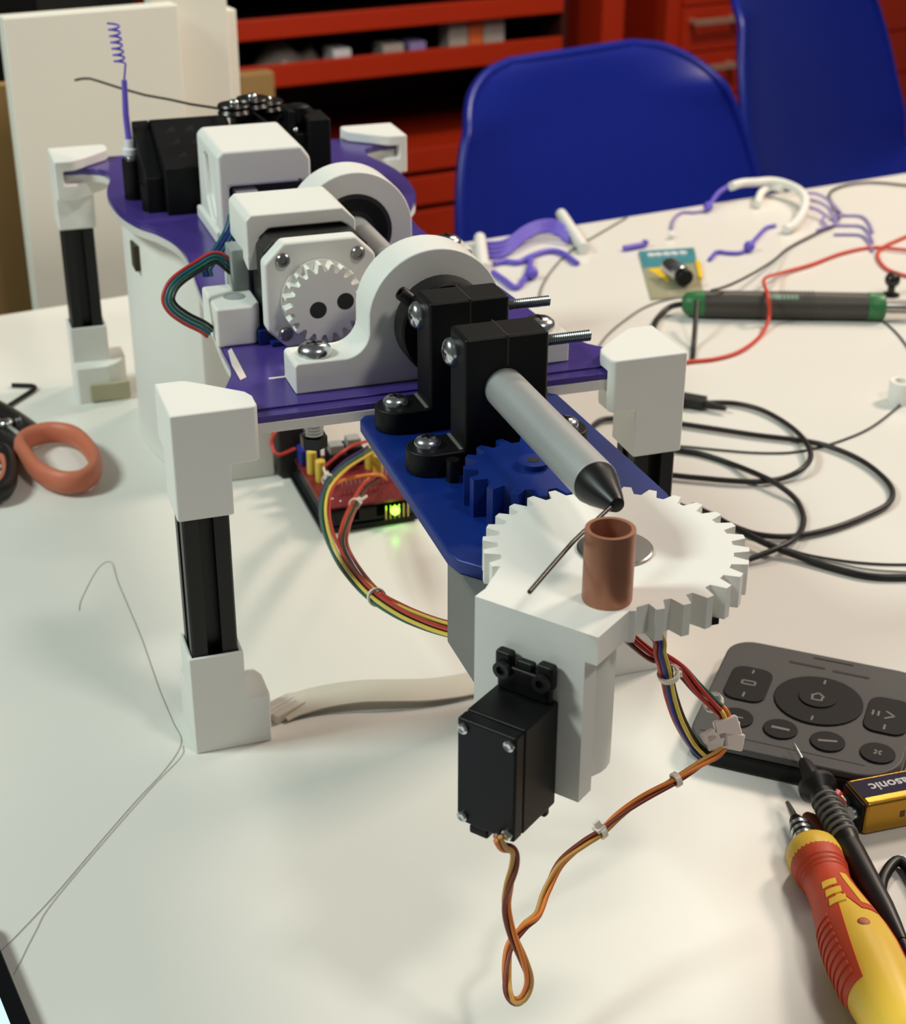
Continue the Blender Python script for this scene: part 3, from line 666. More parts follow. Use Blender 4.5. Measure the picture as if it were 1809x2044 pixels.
# ================================================================== things on the table
def tie(parent, p, d, r, tail=None, name='cable_tie'):
    p = V3(p); d = V3(d)/np.linalg.norm(d)
    t = V3((0, 0, 1)) if abs(d[2]) < .9 else V3((1, 0, 0)); a = np.cross(d, t); a /= np.linalg.norm(a); b = np.cross(d, a)
    m = M().lathe([(r+.1, -1.1), (r+.9, -1.1), (r+.9, 1.1), (r+.1, 1.1), (r+.1, -1.1)], p, d, 16, False, False)
    if tail is not None:
        tl = V3(tail)-p; q = tl/np.linalg.norm(tl); s_ = np.cross(q, d); s_ /= np.linalg.norm(s_); L = np.linalg.norm(tl)
        def bx(l0, l1, w_, h): 
            vs = [p+q*l+s_*y*h+d*z*w_ for l in (l0, l1) for y, z in ((-1, -1), (1, -1), (1, 1), (-1, 1))]
            m.add(vs, [(0, 1, 2, 3), (4, 5, 6, 7), (0, 1, 5, 4), (1, 2, 6, 5), (2, 3, 7, 6), (3, 0, 4, 7)])
        bx(r*.6, L*.5, 2.0, 1.8); bx(L*.5, L, 1.3, .6)
    return part(name, m, 'tie_white', parent, smooth=40, bevel=.15, seg=2)

# ---- controller board under the machine
ab_ = thing('controller_board', (132, 224, 0), 'red controller circuit board with a lit green lamp under the machine', 'circuit board')
bx0, bx1, by0, by1 = 107.0, 160.0, 188.0, 260.0
cb_ = part('base_board', M().box(bx0, bx1, by0, by1, 4.0, 5.8), 'pcb_dark', ab_, bevel=.2)
for x in (bx0+3, bx1-3):
    for y in (by0+3, by1-3): part('standoff', M().cyl((x, y, 0), (x, y, 4), 2.2, None, 12), 'black_plastic', ab_)
part('base_frame', M().box(bx0-2, bx1+2, by0-2, by1+2, 1.2, 4.0), 'black_plastic', ab_, bevel=.6)
part('header', M().box(bx0+1, bx0+4, by0+8, by1-4, 5.8, 13.5), 'black_plastic', ab_); part('header', M().box(bx1-4, bx1-1, by0+8, by1-4, 5.8, 13.5), 'black_plastic', ab_)
part('usb_socket', M().box(bx0+2, bx0+14, by0-4, by0+10, 5.8, 13.2), 'black_plastic', ab_, bevel=.4)
part('power_socket', M().box(bx0+20, bx0+30, by0-3, by0+8, 5.8, 13), 'black_plastic', ab_, bevel=.4)
shd = part('shield_board', M().box(bx0+1, bx1-1, by0, by1-2, 13.5, 15.2), 'pcb_red', ab_, bevel=.2, label='red shield board')
for i in range(6): part('gold_pin', M().cyl((bx0+36+i*2.6, by0-1.4, 4), (bx0+36+i*2.6, by0-1.4, 12.5), .5, None, 8), 'gold_pin', ab_)
part('status_led', M().ball(T(789, 1019, 10), 2.6, 14), 'led_green', ab_, smooth=80, label='lit green lamp')
for i in range(9): part('pin_header', M().cyl((bx0+15+i*2.6, by0+14, 15.2), (bx0+15+i*2.6, by0+14, 23.5), .45, None, 8), 'zinc', shd)
for i in range(8): part('pin_header', M().cyl((bx0+30+i*2.6, by0+22, 15.2), (bx0+30+i*2.6, by0+22, 23), .45, None, 8), 'zinc', shd)
for x, y, h in ((bx0+6, by0+48, 14), (bx0+8, by0+36, 13), (bx0+40, by0+44, 14), (bx0+42, by0+34, 12)):
    part('capacitor', M().lathe([(3.0, 0), (3.0, h-.5), (2.6, h)], (x, y, 15.2), (0, 0, 1), 16), 'cap_yellow', shd)
for x, y in ((bx0+16, by0+44), (bx0+28, by0+50)): part('driver_module', M().box(x, x+10, y, y+14, 15.2, 26), 'black_plastic', shd, bevel=.4); part('heat_sink', M().box(x+1, x+9, y+2, y+10, 26, 31), 'aluminium', shd)
for x, y in ((bx0+5, by0+18), (bx0+12, by0+6), (bx0+8, by0+10)): part('solder_joint', M().ball((x, y, 15.6), .9, 8), 'zinc', shd, smooth=80)
part('terminal_block', M().box(bx0+2, bx0+14, by1-14, by1-3, 15.2, 25), 'wire_blue', shd, bevel=.5)
part('jumper_wire', M().sweep(cat([T(668, 968, 24), T(690, 957, 30), T(725, 950, 33), T(758, 948, 30), T(770, 958, 20)], 6), 1.0, 8), 'wire_orange', shd, smooth=80)
part('jumper_wire', M().sweep(cat([T(640, 940, 20), T(668, 915, 34), T(700, 892, 36), T(735, 880, 30)], 6), 1.0, 8), 'wire_red', shd, smooth=80)
part('battery_pack', M().box(bx0-8, bx0+16, by1+4, by1+30, 1, 34), 'motor_dark', ab_, bevel=2, label='dark grey block behind the board')
part('red_lead', M().sweep(cat([(bx0+2, by1+2, 20), T(556, 908, 24), T(543, 890, 28), T(546, 868, 33), (bx0-2, by1+6, 36)], 6), 1.1, 8), 'wire_red', ab_, smooth=80)

# ---- wiring harness from the board to the bending head
hz = thing('wiring_harness', T(700, 1150, 0), 'multicoloured wire bundle sagging from the circuit board to the bending head', 'wires')
hA = [T(735, 900, 30), T(690, 930, 36), T(658, 968, 42), T(648, 1010, 50), T(655, 1060, 58), T(680, 1115, 68), T(715, 1160, 78), T(752, 1193, 86), T(800, 1222, 95), T(850, 1243, 104), T(900, 1258, 112), T(960, 1270, 118)]
hB = [T(752, 950, 26), T(725, 975, 32), T(706, 1010, 42), T(690, 1050, 52), T(686, 1090, 62), T(712, 1140, 74), T(755, 1190, 86), T(802, 1217, 95), T(852, 1238, 104), T(900, 1252, 112), T(960, 1266, 118)]
bundle(hA, ['yellow', 'green', 'purple', 'black', 'yellow', 'red'], .85, 'wire', hz, spread=2.3, phase=.4, twist=.35)
bundle(hB, ['red', 'yellow', 'red', 'black'], .85, 'wire', hz, spread=1.8, phase=2.0, twist=.3)
tie(hz, T(655, 958, 41), V3(T(648, 1010, 50))-V3(T(690, 930, 36)), 2.6, T(645, 932, 42))
tie(hz, T(708, 1006, 41), V3(T(690, 1050, 52))-V3(T(725, 975, 32)), 2.2, T(733, 990, 41))
tie(hz, T(752, 1192, 86), V3(T(800, 1222, 95))-V3(T(715, 1160, 78)), 3.1, T(762, 1178, 88))

# ---- servo lead and plug cluster beside the head
dS = dep((70, -222, 96)); dG = dep((150, -175, 110)); 
sl = thing('servo_lead', DP(1030, 2000, dS), 'twisted orange and brown servo lead looping down from the servo to white plugs', 'cable')
dC = dep((165, -150, 70))
def dq(pts, d0, d1): n = len(pts); return [DP(x, y, d0+(d1-d0)*i/(n-1)) for i, (x, y) in enumerate(pts)]
p1 = dq([(992, 1672), (1005, 1690), (1024, 1700), (1026, 1730), (1016, 1770), (1010, 1810), (1022, 1860), (1046, 1920), (1056, 1960), (1046, 1992), (1028, 1998), (1013, 1975), (1012, 1930), (1020, 1885), (1045, 1850), (1075, 1825), (1090, 1780), (1118, 1725), (1165, 1685), (1200, 1660), (1240, 1625), (1290, 1590), (1350, 1556), (1400, 1525), (1435, 1502), (1452, 1478)], dS, dC)
bundle(p1, ['tan', 'orange', 'brown'], .85, 'wire', sl, spread=1.0, phase=.3, twist=3.2, k=6)
tie(sl, p1[19], V3(p1[20])-V3(p1[18]), 2.0, DP(1190, 1640, dS+(dC-dS)*.73))
tie(sl, p1[22], V3(p1[23])-V3(p1[21]), 2.0)
pa_ = [(122, -150, 142), DP(1305, 1262, dep((128, -160, 130))), DP(1318, 1305, dep((132, -162, 118))), DP(1330, 1345, dep((136, -160, 106))), DP(1340, 1390, dep((140, -158, 96))), DP(1358, 1440, dep((145, -155, 84))), DP(1385, 1485, dC), DP(1415, 1508, dC), DP(1438, 1498, dC)]
bundle(pa_, ['yellow', 'blue', 'red', 'green', 'purple', 'black'], .85, 'wire', sl, spread=1.7, phase=.2, twist=.3, k=6)
pb_ = [(118, -140, 138), DP(1285, 1298, dep((130, -150, 120))), DP(1320, 1312, dep((140, -148, 112))), DP(1358, 1336, dep((148, -146, 104))), DP(1390, 1372, dep((156, -146, 94))), DP(1420, 1402, dep((162, -147, 86))), DP(1445, 1425, dC+4), DP(1450, 1450, dC+2)]
bundle(pb_, ['red', 'brown', 'black', 'green', 'red'], .85, 'wire', sl, spread=1.7, phase=.9, twist=.4, k=6)
bundle([DP(1424, 1408, dC+4), DP(1440, 1415, dC-1), DP(1450, 1432, dC-2), DP(1448, 1455, dC)], ['orange', 'yellow', 'orange'], .85, 'wire', sl, spread=1.1, k=6)
tie(sl, DP(1335, 1346, dep((136, -160, 106))), V3(pa_[4])-V3(pa_[2]), 3.2, DP(1362, 1345, dep((136, -160, 106))))
tie(sl, DP(1424, 1402, dC+5), V3(pb_[6])-V3(pb_[4]), 3.2)
for (x, y, s_, an_) in ((1452, 1452, 1.0, .3), (1462, 1478, .9, -.2), (1432, 1478, .9, .2), (1416, 1470, .6, .5)):
    c = V3(DP(x, y, dC-2)); q = M().box(-4.6*s_, 4.6*s_, -2.2, 2.2, -3.6*s_, 3.6*s_)
    q.xf(lambda p: c+CR*(p[0]*math.cos(an_)-p[2]*math.sin(an_))+CU*(p[0]*math.sin(an_)+p[2]*math.cos(an_))+CD*p[1]); part('plug', q, 'clear_plastic', sl, bevel=.7, label='translucent white plug')
for (x, y) in ((1473, 1447), (1476, 1482)): part('plug_latch', M().cyl(DP(x-8, y, dC-2), DP(x+3, y+1, dC-2), 1.5, None, 10), 'clear_plastic', sl)

# ---- flat cable by the front foot
fc = thing('flat_cable', T(700, 1390, 0), 'flat translucent white cable lying on the table from the front foot', 'cable')
ctr = cat([T(560, 1425, 1.2), T(590, 1412, 2), T(650, 1396, 3), T(720, 1386, 4), T(790, 1384, 4), T(860, 1382, 3), T(940, 1370, 2), T(1050, 1342, 1.5)], 6)
m = M(); rg = []
for i, p in enumerate(ctr):
    tt = ctr[min(i+1, len(ctr)-1)]-ctr[max(i-1, 0)]; s_ = np.cross(tt, (0, 0, 1)); s_ /= np.linalg.norm(s_)
    rg.append([p+s_*7+V3((0, 0, -.4)), p+s_*7+V3((0, 0, .4)), p-s_*7+V3((0, 0, 3.4)), p-s_*7+V3((0, 0, 2.6))])
part('cable_strip', m.rings(rg), 'flat_cable', fc, smooth=40)
e = V3(T(566, 1422, 0)); q = M().box(-9, 9, -6, 6, .2, 4.6)
th = math.radians(28); q.xf(lambda p: (e[0]+p[0]*math.cos(th)-p[1]*math.sin(th), e[1]+p[0]*math.sin(th)+p[1]*math.cos(th), p[2]))
part('cable_end', q, 'flat_cable', fc, bevel=.6)
for i in range(3): part('end_contact', M().sweep([(e[0]-8+i*.2, e[1]-7+i*3.4, 4.7), (e[0]+6+i*.2, e[1]+1+i*3.4, 4.7)], .5, 6), 'print_white', fc)

# ---- stray thin strand on the table
hp_ = cat([T(x, y, .35) for x, y in ((158, 1218), (163, 1195), (195, 1135), (222, 1122), (235, 1160), (258, 1215), (285, 1280), (318, 1375), (345, 1440), (362, 1482), (330, 1535), (270, 1600), (200, 1680), (110, 1785), (30, 1870), (4, 1896))], 5)
solo('wire_strand', M().sweep(hp_, .15, 5), 'hair_grey', 'very thin grey strand lying bent on the bare table', 'strand', smooth=80)
solo('wire_strand', M().sweep(cat([T(x, y, .35) for x, y in ((366, 1488), (360, 1512), (290, 1585), (115, 1788), (70, 1860), (28, 1945))], 5), .13, 5), 'hair_grey', 'second very thin strand curving away beside the phone', 'strand', smooth=80)

# ---- scissors and hex key at the left
scs = thing('scissors', T(60, 900, 0), 'scissors with orange and black loop handles lying on the table', 'scissors')
lp = cat([T(x, y, 9) for x, y in ((42, 888), (70, 869), (110, 863), (152, 873), (184, 905), (190, 935), (168, 958), (125, 962), (82, 945), (55, 915))], 5, closed=True)
hnd = part('handle_loop', M().sweep(lp, 5.4, 12, closed=True, flat=(.8, 1.35)), 'scissor_orange', scs, smooth=80, label='orange loop handle')
lp2 = cat([T(x, y, 8) for x, y in ((8, 905), (22, 930), (18, 965), (-8, 985), (-60, 985), (-95, 960), (-85, 925), (-40, 902))], 5, closed=True)
part('handle_loop', M().sweep(lp2, 5.0, 12, closed=True, flat=(.8, 1.3)), 'rubber_black', scs, smooth=80, label='black loop handle')
part('handle_liner', M().sweep([V3(p)+V3((0, 0, 1.0)) for p in cat([T(x, y, 9) for x, y in ((2, 915), (12, 935), (6, 955), (-12, 972), (-55, 970), (-78, 952), (-70, 930), (-36, 915))], 5, closed=True)], 2.4, 8, closed=True), 'scissor_orange', scs, smooth=80)
part('shank', M().sweep(cat([T(75, 868, 8), T(45, 845, 8), T(15, 825, 8), T(-30, 800, 7)], 5), [4.6, 5.4, 5.8, 6][0:1]*16 if False else 5.2, 10, flat=(1.3, .6)), 'rubber_black', scs, smooth=80)
part('shank', M().sweep(cat([T(40, 905, 6), T(20, 885, 6), T(-5, 862, 6), T(-40, 830, 6)], 5), 5.6, 10, flat=(1.4, .6)), 'rubber_black', scs, smooth=80)
bl_ = [T(5, 830, 5)[:2], T(22, 842, 5)[:2], T(-150, 720, 5)[:2], T(-175, 705, 5)[:2], T(-60, 770, 5)[:2]]
part('blade', M().prism(bl_, 3.2, 5.0), 'steel', scs, bevel=.3); part('blade', M().prism([(x-5, y-9) for x, y in bl_], 1.2, 3.0), 'steel', scs, bevel=.3)
part('pivot_screw', panhead(M(), T(12, 845, 10.5), (0, 0, 1), 4.6, 2.6), 'zinc', scs); part('spring', M().lathe([(2.2, 0), (3.2, 1), (2.2, 2), (3.2, 3), (2.2, 4)], T(30, 843, 10.5), (1, .3, 0), 14), 'steel', scs)
hk = [T(24, 769, 1.6), T(62, 770, 1.6), T(70, 773, 1.6), T(66, 779, 1.6), T(10, 815, 1.6), T(-30, 842, 1.6)]
solo('hex_key', M().sweep([hk[0], hk[1]]+cat(hk[1:4], 4)[1:]+hk[4:], 1.6, 6), 'dark_steel', 'bent steel hex key lying beyond the scissors', 'hex key', smooth=20)

# ---- phone at the near left
pp = [V3(T(0, 1900, 4)), V3(T(62, 2052, 4))]; dr = pp[1]-pp[0]; dr /= np.linalg.norm(dr); sd = np.array([dr[1], -dr[0], 0])
if sd[0] > 0: sd = -sd
c0_ = pp[0]-dr*22
def ph(a, b, z): q = c0_+dr*a+sd*b; return (q[0], q[1], z)
phn = thing('smartphone', ph(60, 35, 0), 'black smartphone with a lit screen at the near end of the table', 'phone')
rr = rrect(0, 140, 0, 70, 8)
part('body', M().prism([ph(a, b, 0)[:2] for a, b in rr], .3, 8), 'phone_black', phn, bevel=.9)
g0 = T(33, 2014, 8.15); 
lo = 37; part('screen', M().prism([ph(a, b, 0)[:2] for a, b in rrect(lo, 134, 6.5, 66, 2)], 8.02, 8.15), 'phone_screen', phn, label='lit pale blue screen')

# ---- remote control
v0, v1, v2, v3 = V3(T(1462, 1270, 12)), V3(T(1809, 1339, 12)), V3(T(1405, 1470, 12)), V3(T(1690, 1545, 12))
ex = v1-v0; ex /= np.linalg.norm(ex); ey = np.array([ex[1], -ex[0], 0]);
if ey @ (v2-v0) < 0: ey = -ey
rw = float((v3-v0) @ ey)
def RP(a, b): q = v0+ex*a+ey*b; return (float(q[0]), float(q[1]))
def RI(x, y, z=12): q = V3(T(x, y, z))-v0; return float(q @ ex), float(q @ ey)
rc = thing('remote_control', (*RP(46, rw/2), 0), 'dark grey speakerphone remote with round navigation pad and buttons', 'remote control')
RL = 93
def rem(i, r): return arc(RL-i-21, rw-i-21, 21-i, 0, 90, 8)+arc(i+r, rw-i-r, r, 90, 180, 6)+arc(i+r, i+r, r, 180, 270, 6)+arc(RL-i-r, i+r, r, 270, 360, 6)
part('body', M().prism([RP(a, b) for a, b in rem(0, 13)], .4, 8.5), 'black_plastic', rc, bevel=1.5)
part('top_shell', M().prism([RP(a, b) for a, b in rem(.6, 12.5)], 8.5, 12), 'remote_grey', rc, bevel=1.0)
part('edge_line', M().prism([RP(a, b) for a, b in rrect(5, RL-16, rw-9.2, rw-8.7, .2)], 12, 12.06), 'remote_button', rc)
def rbtn(x, y, w_, h_, rad, sq=True, mark=None, name='button'):
    a, b = RI(x, y)
    poly = [RP(p, q) for p, q in (rrect(a-w_, a+w_, b-h_, b+h_, rad) if sq else [(a+w_*math.cos(2*PI*i/32), b+h_*math.sin(2*PI*i/32)) for i in range(32)])]
    o = part(name, M().prism(poly, 12, 12.9), 'remote_button', rc, bevel=.35)
    if mark:
        for mk in mark: part('button_mark', M().prism([RP(a+p, b+q) for p, q in mk], 12.9, 12.97), 'remote_mark', o, smooth=0)
    return o
def bar(x0, y0, x1, y1, w_=.45): d = V3((x1-x0, y1-y0)); d /= np.linalg.norm(d); n_ = V3((-d[1], d[0]))*w_; return [(x0+n_[0], y0+n_[1]), (x1+n_[0], y1+n_[1]), (x1-n_[0], y1-n_[1]), (x0-n_[0], y0-n_[1])]
rbtn(1494, 1367, 9.5, 14.5, 6, mark=[bar(0, 8, 0, 12), bar(-3, 1, 3, 1), bar(-3, -2, 3, -2), bar(-3, -2, -3, 1), bar(3, -2, 3, 1), bar(0, -12, 0, -9)])
rbtn(1634, 1400, 20, 20, 0, sq=False, mark=[bar(0, 14, 0, 17.5), bar(0, -17.5, 0, -14)], name='navigation_pad')
nb = rbtn(1632, 1396, 8.6, 8.6, 0, sq=False, mark=[bar(-3, 0, 0, -3), bar(0, -3, 3, 0), bar(-2.2, 0, -2.2, 3), bar(2.2, 0, 2.2, 3), bar(-2.2, 3, 2.2, 3)], name='centre_button')
nb.location.z += .0007
rbtn(1772, 1431, 9.5, 14.5, 6, mark=[bar(0, 8, 0, 12), bar(-4, -2, -4, 2), bar(-1, -3, 3, 0), bar(3, 0, -1, 3), bar(-6.5, -2, -6.5, 2)])
for x, y, mk in ((1470, 1434, [bar(-3, 0, 3, 0)]), (1558, 1457, [bar(-4, 0, 4, 0, .8)]), (1652, 1482, [bar(-4, 1, 0, 0, .7), bar(0, 0, 4, -1, .7)]), (1752, 1505, [bar(-1.5, -1.5, 1.5, 1.5), bar(-1.5, 1.5, 1.5, -1.5)])):
    rbtn(x, y, 7.6, 7.6, 0, sq=False, mark=mk)
for x, y in ((1611, 1328), (1699, 1347)):
    a, b = RI(x, y); part('speaker_slot', M().prism([RP(p, q) for p, q in rrect(a-8.6, a+8.6, b-.9, b+.9, .8)], 12, 12.08), 'black_plastic', rc)
a, b = RI(1664, 1321); part('faint_mark', M().prism([RP(p, q) for p, q in rrect(a-9.5, a+9.5, b-.6, b+.6, .5)], 12, 12.05), 'remote_button', rc)

# ---- 9 V battery with the brand name upside down towards us
b0 = V3(T(1678, 1549, 16)); b1 = V3(T(1732, 1607, 16)); bxd = V3(T(1809, 1592, 16))-b1; bxd /= np.linalg.norm(bxd); byd = np.array([-bxd[1], bxd[0], 0])
if byd[1] < 0: byd = -byd
bw = 18.3; bL = 48
def BP(a, b): q = b1+bxd*a+byd*b; return (float(q[0]), float(q[1]))
bt_ = thing('nine_volt_battery', (*BP(24, bw/2), 0), 'gold rectangular nine volt battery with dark purple printed band', 'battery')
def bbox(a0, a1, c0, c1, z0, z1):
    return M().add([(*BP(a, c), z) for z in (z0, z1) for a, c in ((a0, c0), (a1, c0), (a1, c1), (a0, c1))], [(0, 3, 2, 1), (4, 5, 6, 7), (0, 1, 5, 4), (1, 2, 6, 5), (2, 3, 7, 6), (3, 0, 4, 7)])
part('case', bbox(0, bL, 0, bw, .3, 16), 'battery_gold', bt_, bevel=1.8)
part('printed_band', bbox(.6, bL-.6, 4.6, bw-2.2, 16, 16.08), 'battery_band', bt_)
part('end_cap', bbox(-1.2, 0, 1.2, bw-1.2, 1.2, 15), 'black_plastic', bt_, bevel=.5)
tm = M(); q = BP(-3.4, 6); q2 = BP(-1.2, 6); tm.cyl((*q2, 8), (*q, 8), 3.0, None, 16); part('terminal', tm, 'zinc', bt_)
tm = M(); q = BP(-3.4, bw-6); q2 = BP(-1.2, bw-6); tm.cyl((*q2, 8), (*q, 8), 3.8, None, 6); part('terminal', tm, 'zinc', bt_)
def text(body, size, origin, xdir, ydir, mt, parent, name, thick=.05, label=None):
    cu = bpy.data.curves.new(name, 'FONT'); cu.body = body; cu.size = size; cu.extrude = thick; cu.resolution_u = 4; cu.offset = size*.018
    tmp = bpy.data.objects.new('tmp', cu); C.objects.link(tmp)
    dg_ = bpy.context.evaluated_depsgraph_get(); me_ = bpy.data.meshes.new_from_object(tmp.evaluated_get(dg_))
    vs = [V3(v.co) for v in me_.vertices]; fs = [tuple(p.vertices) for p in me_.polygons]
    bpy.data.objects.remove(tmp); bpy.data.curves.remove(cu)
    xd, yd = V3(xdir), V3(ydir); zd = np.cross(xd, yd); o_ = V3(origin)
    m_ = M().add([o_+xd*v[0]+yd*v[1]+zd*v[2] for v in vs], fs); bpy.data.meshes.remove(me_)
    return part(name, m_, mt, parent, smooth=0, label=label)
bc = BP(35.5, 12.4); text('Panasonic', 7.2, (*bc, 16.12), -bxd, -byd, 'print_white', bt_, 'printed_name', label='white printed brand name')
for a_ in (16, 19.5, 24, 27.5): part('faint_print', bbox(a_, a_+2.4, -.05, .1, 6.4, 9.6), 'print_brown', bt_, smooth=0)

# ---- yellow and red screwdriver
s0 = V3(T(1572, 1602, 7)); s1 = V3(T(1800, 2066, 16)); ax = s1-s0; SLn = np.linalg.norm(ax); ax /= SLn
sd_ = thing('screwdriver', (s1[0], s1[1], 0), 'insulated screwdriver with yellow and red handle pointing at the remote', 'screwdriver')
part('blade', M().lathe([(.9, 0), (1.3, 6), (1.9, 15)], s0, ax, 16), 'steel', sd_)
part('bit_holder', M().lathe([(2.4, 12), (3.4, 15), (4.3, 18), (4.5, 34)], s0, ax, 24), 'black_plastic', sd_, smooth=40)
for h in (17.5, 21.2, 24.9): part('steel_ring', M().lathe([(4.3, h), (4.75, h+.5), (4.75, h+1.5), (4.3, h+2)], s0, ax, 24), 'zinc', sd_, smooth=40)
GRIP = [(r*1.12, h+6.5) for r, h in ((9.4, 36), (9.0, 41), (7.9, 48), (7.7, 52), (8.3, 60), (9.8, 72), (11.4, 84), (12.0, 94), (11.8, 108), (10.8, 122), (10.0, 138), (8.6, 146))]
part('guard', M().lathe([(6, 32.5), (9.0, 33), (10.8, 36), (11.2, 40), (10.8, 43.5)], s0, ax, 32), 'handle_yellow', sd_, smooth=60, label='yellow guard collar')
part('grip', M().lathe(GRIP+[(4.5, 156)], s0, ax, 36), 'handle_yellow', sd_, smooth=60, label='yellow handle core')
sa_ = np.cross(ax, (0, 0, 1)); sa_ /= np.linalg.norm(sa_); sb_ = np.cross(sa_, ax)     # sa: to one side, sb: up
def prf(h):
    pr_ = GRIP
    for (r0, h0), (r1, h1) in zip(pr_, pr_[1:]):
        if h0 <= h <= h1: return r0+(r1-r0)*(h-h0)/(h1-h0)
    return 8
def patch(name, h0, h1, fa0, fa1, off=.35, nh=16, na=16, mt='handle_red', label=None):
    rings_t, rings_b = [], []
    for i in range(nh+1):
        h = h0+(h1-h0)*i/nh; a0, a1 = fa0(i/nh), fa1(i/nh); r = prf(h)
        row = [a0+(a1-a0)*j/na for j in range(na+1)]
        P = lambda rr_, a: s0+ax*h+rr_*(-sa_*math.cos(a)+sb_*math.sin(a))
        rings_t.append([P(r+off, a) for a in row]+[P(r-.3, a) for a in row[::-1]])
    return part(name, M().rings(rings_t), mt, sd_, smooth=60, label=label)
patch('red_sleeve', 42.8, 70, lambda t: 0, lambda t: 2*PI*.999, nh=14, na=36, label='red sleeve behind the guard')
patch('red_grip_panel', 70, 122, lambda t: PI*(.60+.12*t), lambda t: PI*(1.25-.1*t), label='red ribbed grip panel')
patch('red_grip_panel', 70, 122, lambda t: -PI*.25+.1*t, lambda t: PI*(.16+.02*t))
patch('red_bridge', 70, 88, lambda t: PI*(.16+.1*t), lambda t: PI*(.60-.16*t), nh=10)
patch('yellow_inlay', 62, 84, lambda t: PI*(.33-.03*t), lambda t: PI*(.43-.02*t), off=.6, mt='handle_yellow')
for i in range(3): patch('yellow_inlay', 66+i*6, 70+i*6, lambda t: PI*(.52+.02*t), lambda t: PI*(.70+.02*t), off=.6, nh=4, mt='handle_yellow')
for i in range(9): patch('grip_rib', 84+i*4, 86+i*4, lambda t: PI*.78, lambda t: PI*1.15, off=.85, nh=3, na=8)
for h in (49.5, 52, 54.5): part('sleeve_ring', M().lathe([(prf(h)+.3, h-.6), (prf(h)+.8, h), (prf(h)+.3, h+.6)], s0, ax, 32, False, False), 'handle_red', sd_, smooth=60)
part('hang_dot', M().ball(s0+ax*97+sb_*13.0, 2.4, 12, (1, 1, .35)), 'scissor_orange', sd_, smooth=80)

# ---- black test probe resting on the remote's edge
t0 = V3(T(1583, 1480, 17)); t1 = V3(T(1605, 1535, 15)); t2 = V3(T(1800, 1880, 8)); pax = t2-t0; PL = np.linalg.norm(pax); pax /= PL
pb = thing('test_probe', (t2[0], t2[1], 0), 'black meter test probe with ribbed grip resting on the remote edge', 'probe')
part('needle', M().lathe([(.25, 0), (.8, 3), (.9, 14)], t0, pax, 12), 'zinc', pb)
part('tip_sleeve', M().lathe([(2.0, 13), (3.0, 16), (3.6, 22), (4.2, 27)], t0, pax, 20), 'rubber_black', pb, smooth=40)
part('finger_guard', M().lathe([(4.4, 26), (8.0, 28.5), (8.2, 31), (6.2, 33.5), (5.0, 35)], t0, pax, 24), 'rubber_black', pb, smooth=40)
part('grip', M().lathe([(5.0, 34), (5.4, 40), (5.2, 62), (4.6, 66)], t0, pax, 22), 'rubber_black', pb, smooth=50)
for i in range(7): part('grip_rib', M().lathe([(5.2, 0), (5.9, .5), (5.9, 1.3), (5.2, 1.8)], t0+pax*(38+i*3.5), pax, 22, False, False), 'motor_grey', pb, smooth=40)
part('barrel', M().lathe([(4.7, 64), (4.9, 70), (4.4, 100), (3.6, PL-8), (2.6, PL)], t0, pax, 22), 'rubber_black', pb, smooth=50)
part('lead', M().sweep(cat([t2-pax*2, t2+pax*14, V3(T(1850, 1925, 6)), V3(T(1890, 1880, 4)), V3(T(1850, 1800, 3.2)), V3(T(1800, 1720, 3.2)), V3(T(1765, 1750, 3.2)), V3(T(1762, 1800, 4)), V3(T(1790, 1860, 7)), V3(T(1840, 1960, 3))], 7), 2.3, 10), 'rubber_black', pb, smooth=80)
# red probe lying beneath, seen between driver and battery
r0_ = V3(T(1596, 1612, 5)); r1_ = V3(T(1720, 1605, 5))
rp_ = thing('test_probe', tuple(V3(T(1660, 1640, 0))), 'dark red meter test probe lying beneath the black probe and screwdriver', 'probe')
part('barrel', M().lathe([(2.0, 0), (3.8, 4), (4.2, 20), (4.0, 60), (3.0, 80)], V3(T(1610, 1628, 4.6)), V3(T(1770, 1840, 4.6))-V3(T(1610, 1628, 4.6)), 18), 'wire_brown', rp_, smooth=50)
part('collar', M().cyl(T(1668, 1590, 4.6), T(1652, 1612, 4.6), 4.2, None, 16), 'cable_red', rp_)

# ---- soldering iron
i0 = V3(T(1362, 606, 10.5)); i1 = V3(T(1765, 612, 10.5)); iax = i1-i0; IL = np.linalg.norm(iax); iax /= IL
si = thing('soldering_iron', tuple(V3(T(1560, 640, 0))), 'dark grey soldering iron with green collar lying on the table', 'soldering iron')
part('tail', M().lathe([(5, 0), (8.5, 3), (9.6, 10), (10, 16)], i0, iax, 28), 'iron_green', si, smooth=50, label='green tail end')
part('handle', M().lathe([(10, 15.8), (10.3, 30), (10.4, IL*.5), (10.2, IL-13)], i0, iax, 32), 'iron_grey', si, smooth=50, bevel=.3)
part('collar', M().lathe([(10.2, IL-13), (10.6, IL-12), (10.6, IL-2), (9.4, IL)], i0, iax, 32), 'iron_green', si, smooth=40, label='green collar')
part('barrel', M().lathe([(5, IL), (5, IL+70), (2.4, IL+74), (1.2, IL+90)], i0, iax, 24), 'steel', si, smooth=40)
for i in range(9): part('grip_rib', M().lathe([(10.35, 0), (10.8, .5), (10.8, 1.4), (10.35, 1.9)], i0+iax*(IL*.48+i*3.0), iax, 32, False, False), 'iron_grey', si, smooth=40)
ia = np.cross(iax, (0, 0, 1)); ia /= np.linalg.norm(ia); ib = np.cross(ia, iax)
if ib[2] < 0: ib = -ib
if ia[1] > 0: ia = -ia
lb_ = M()
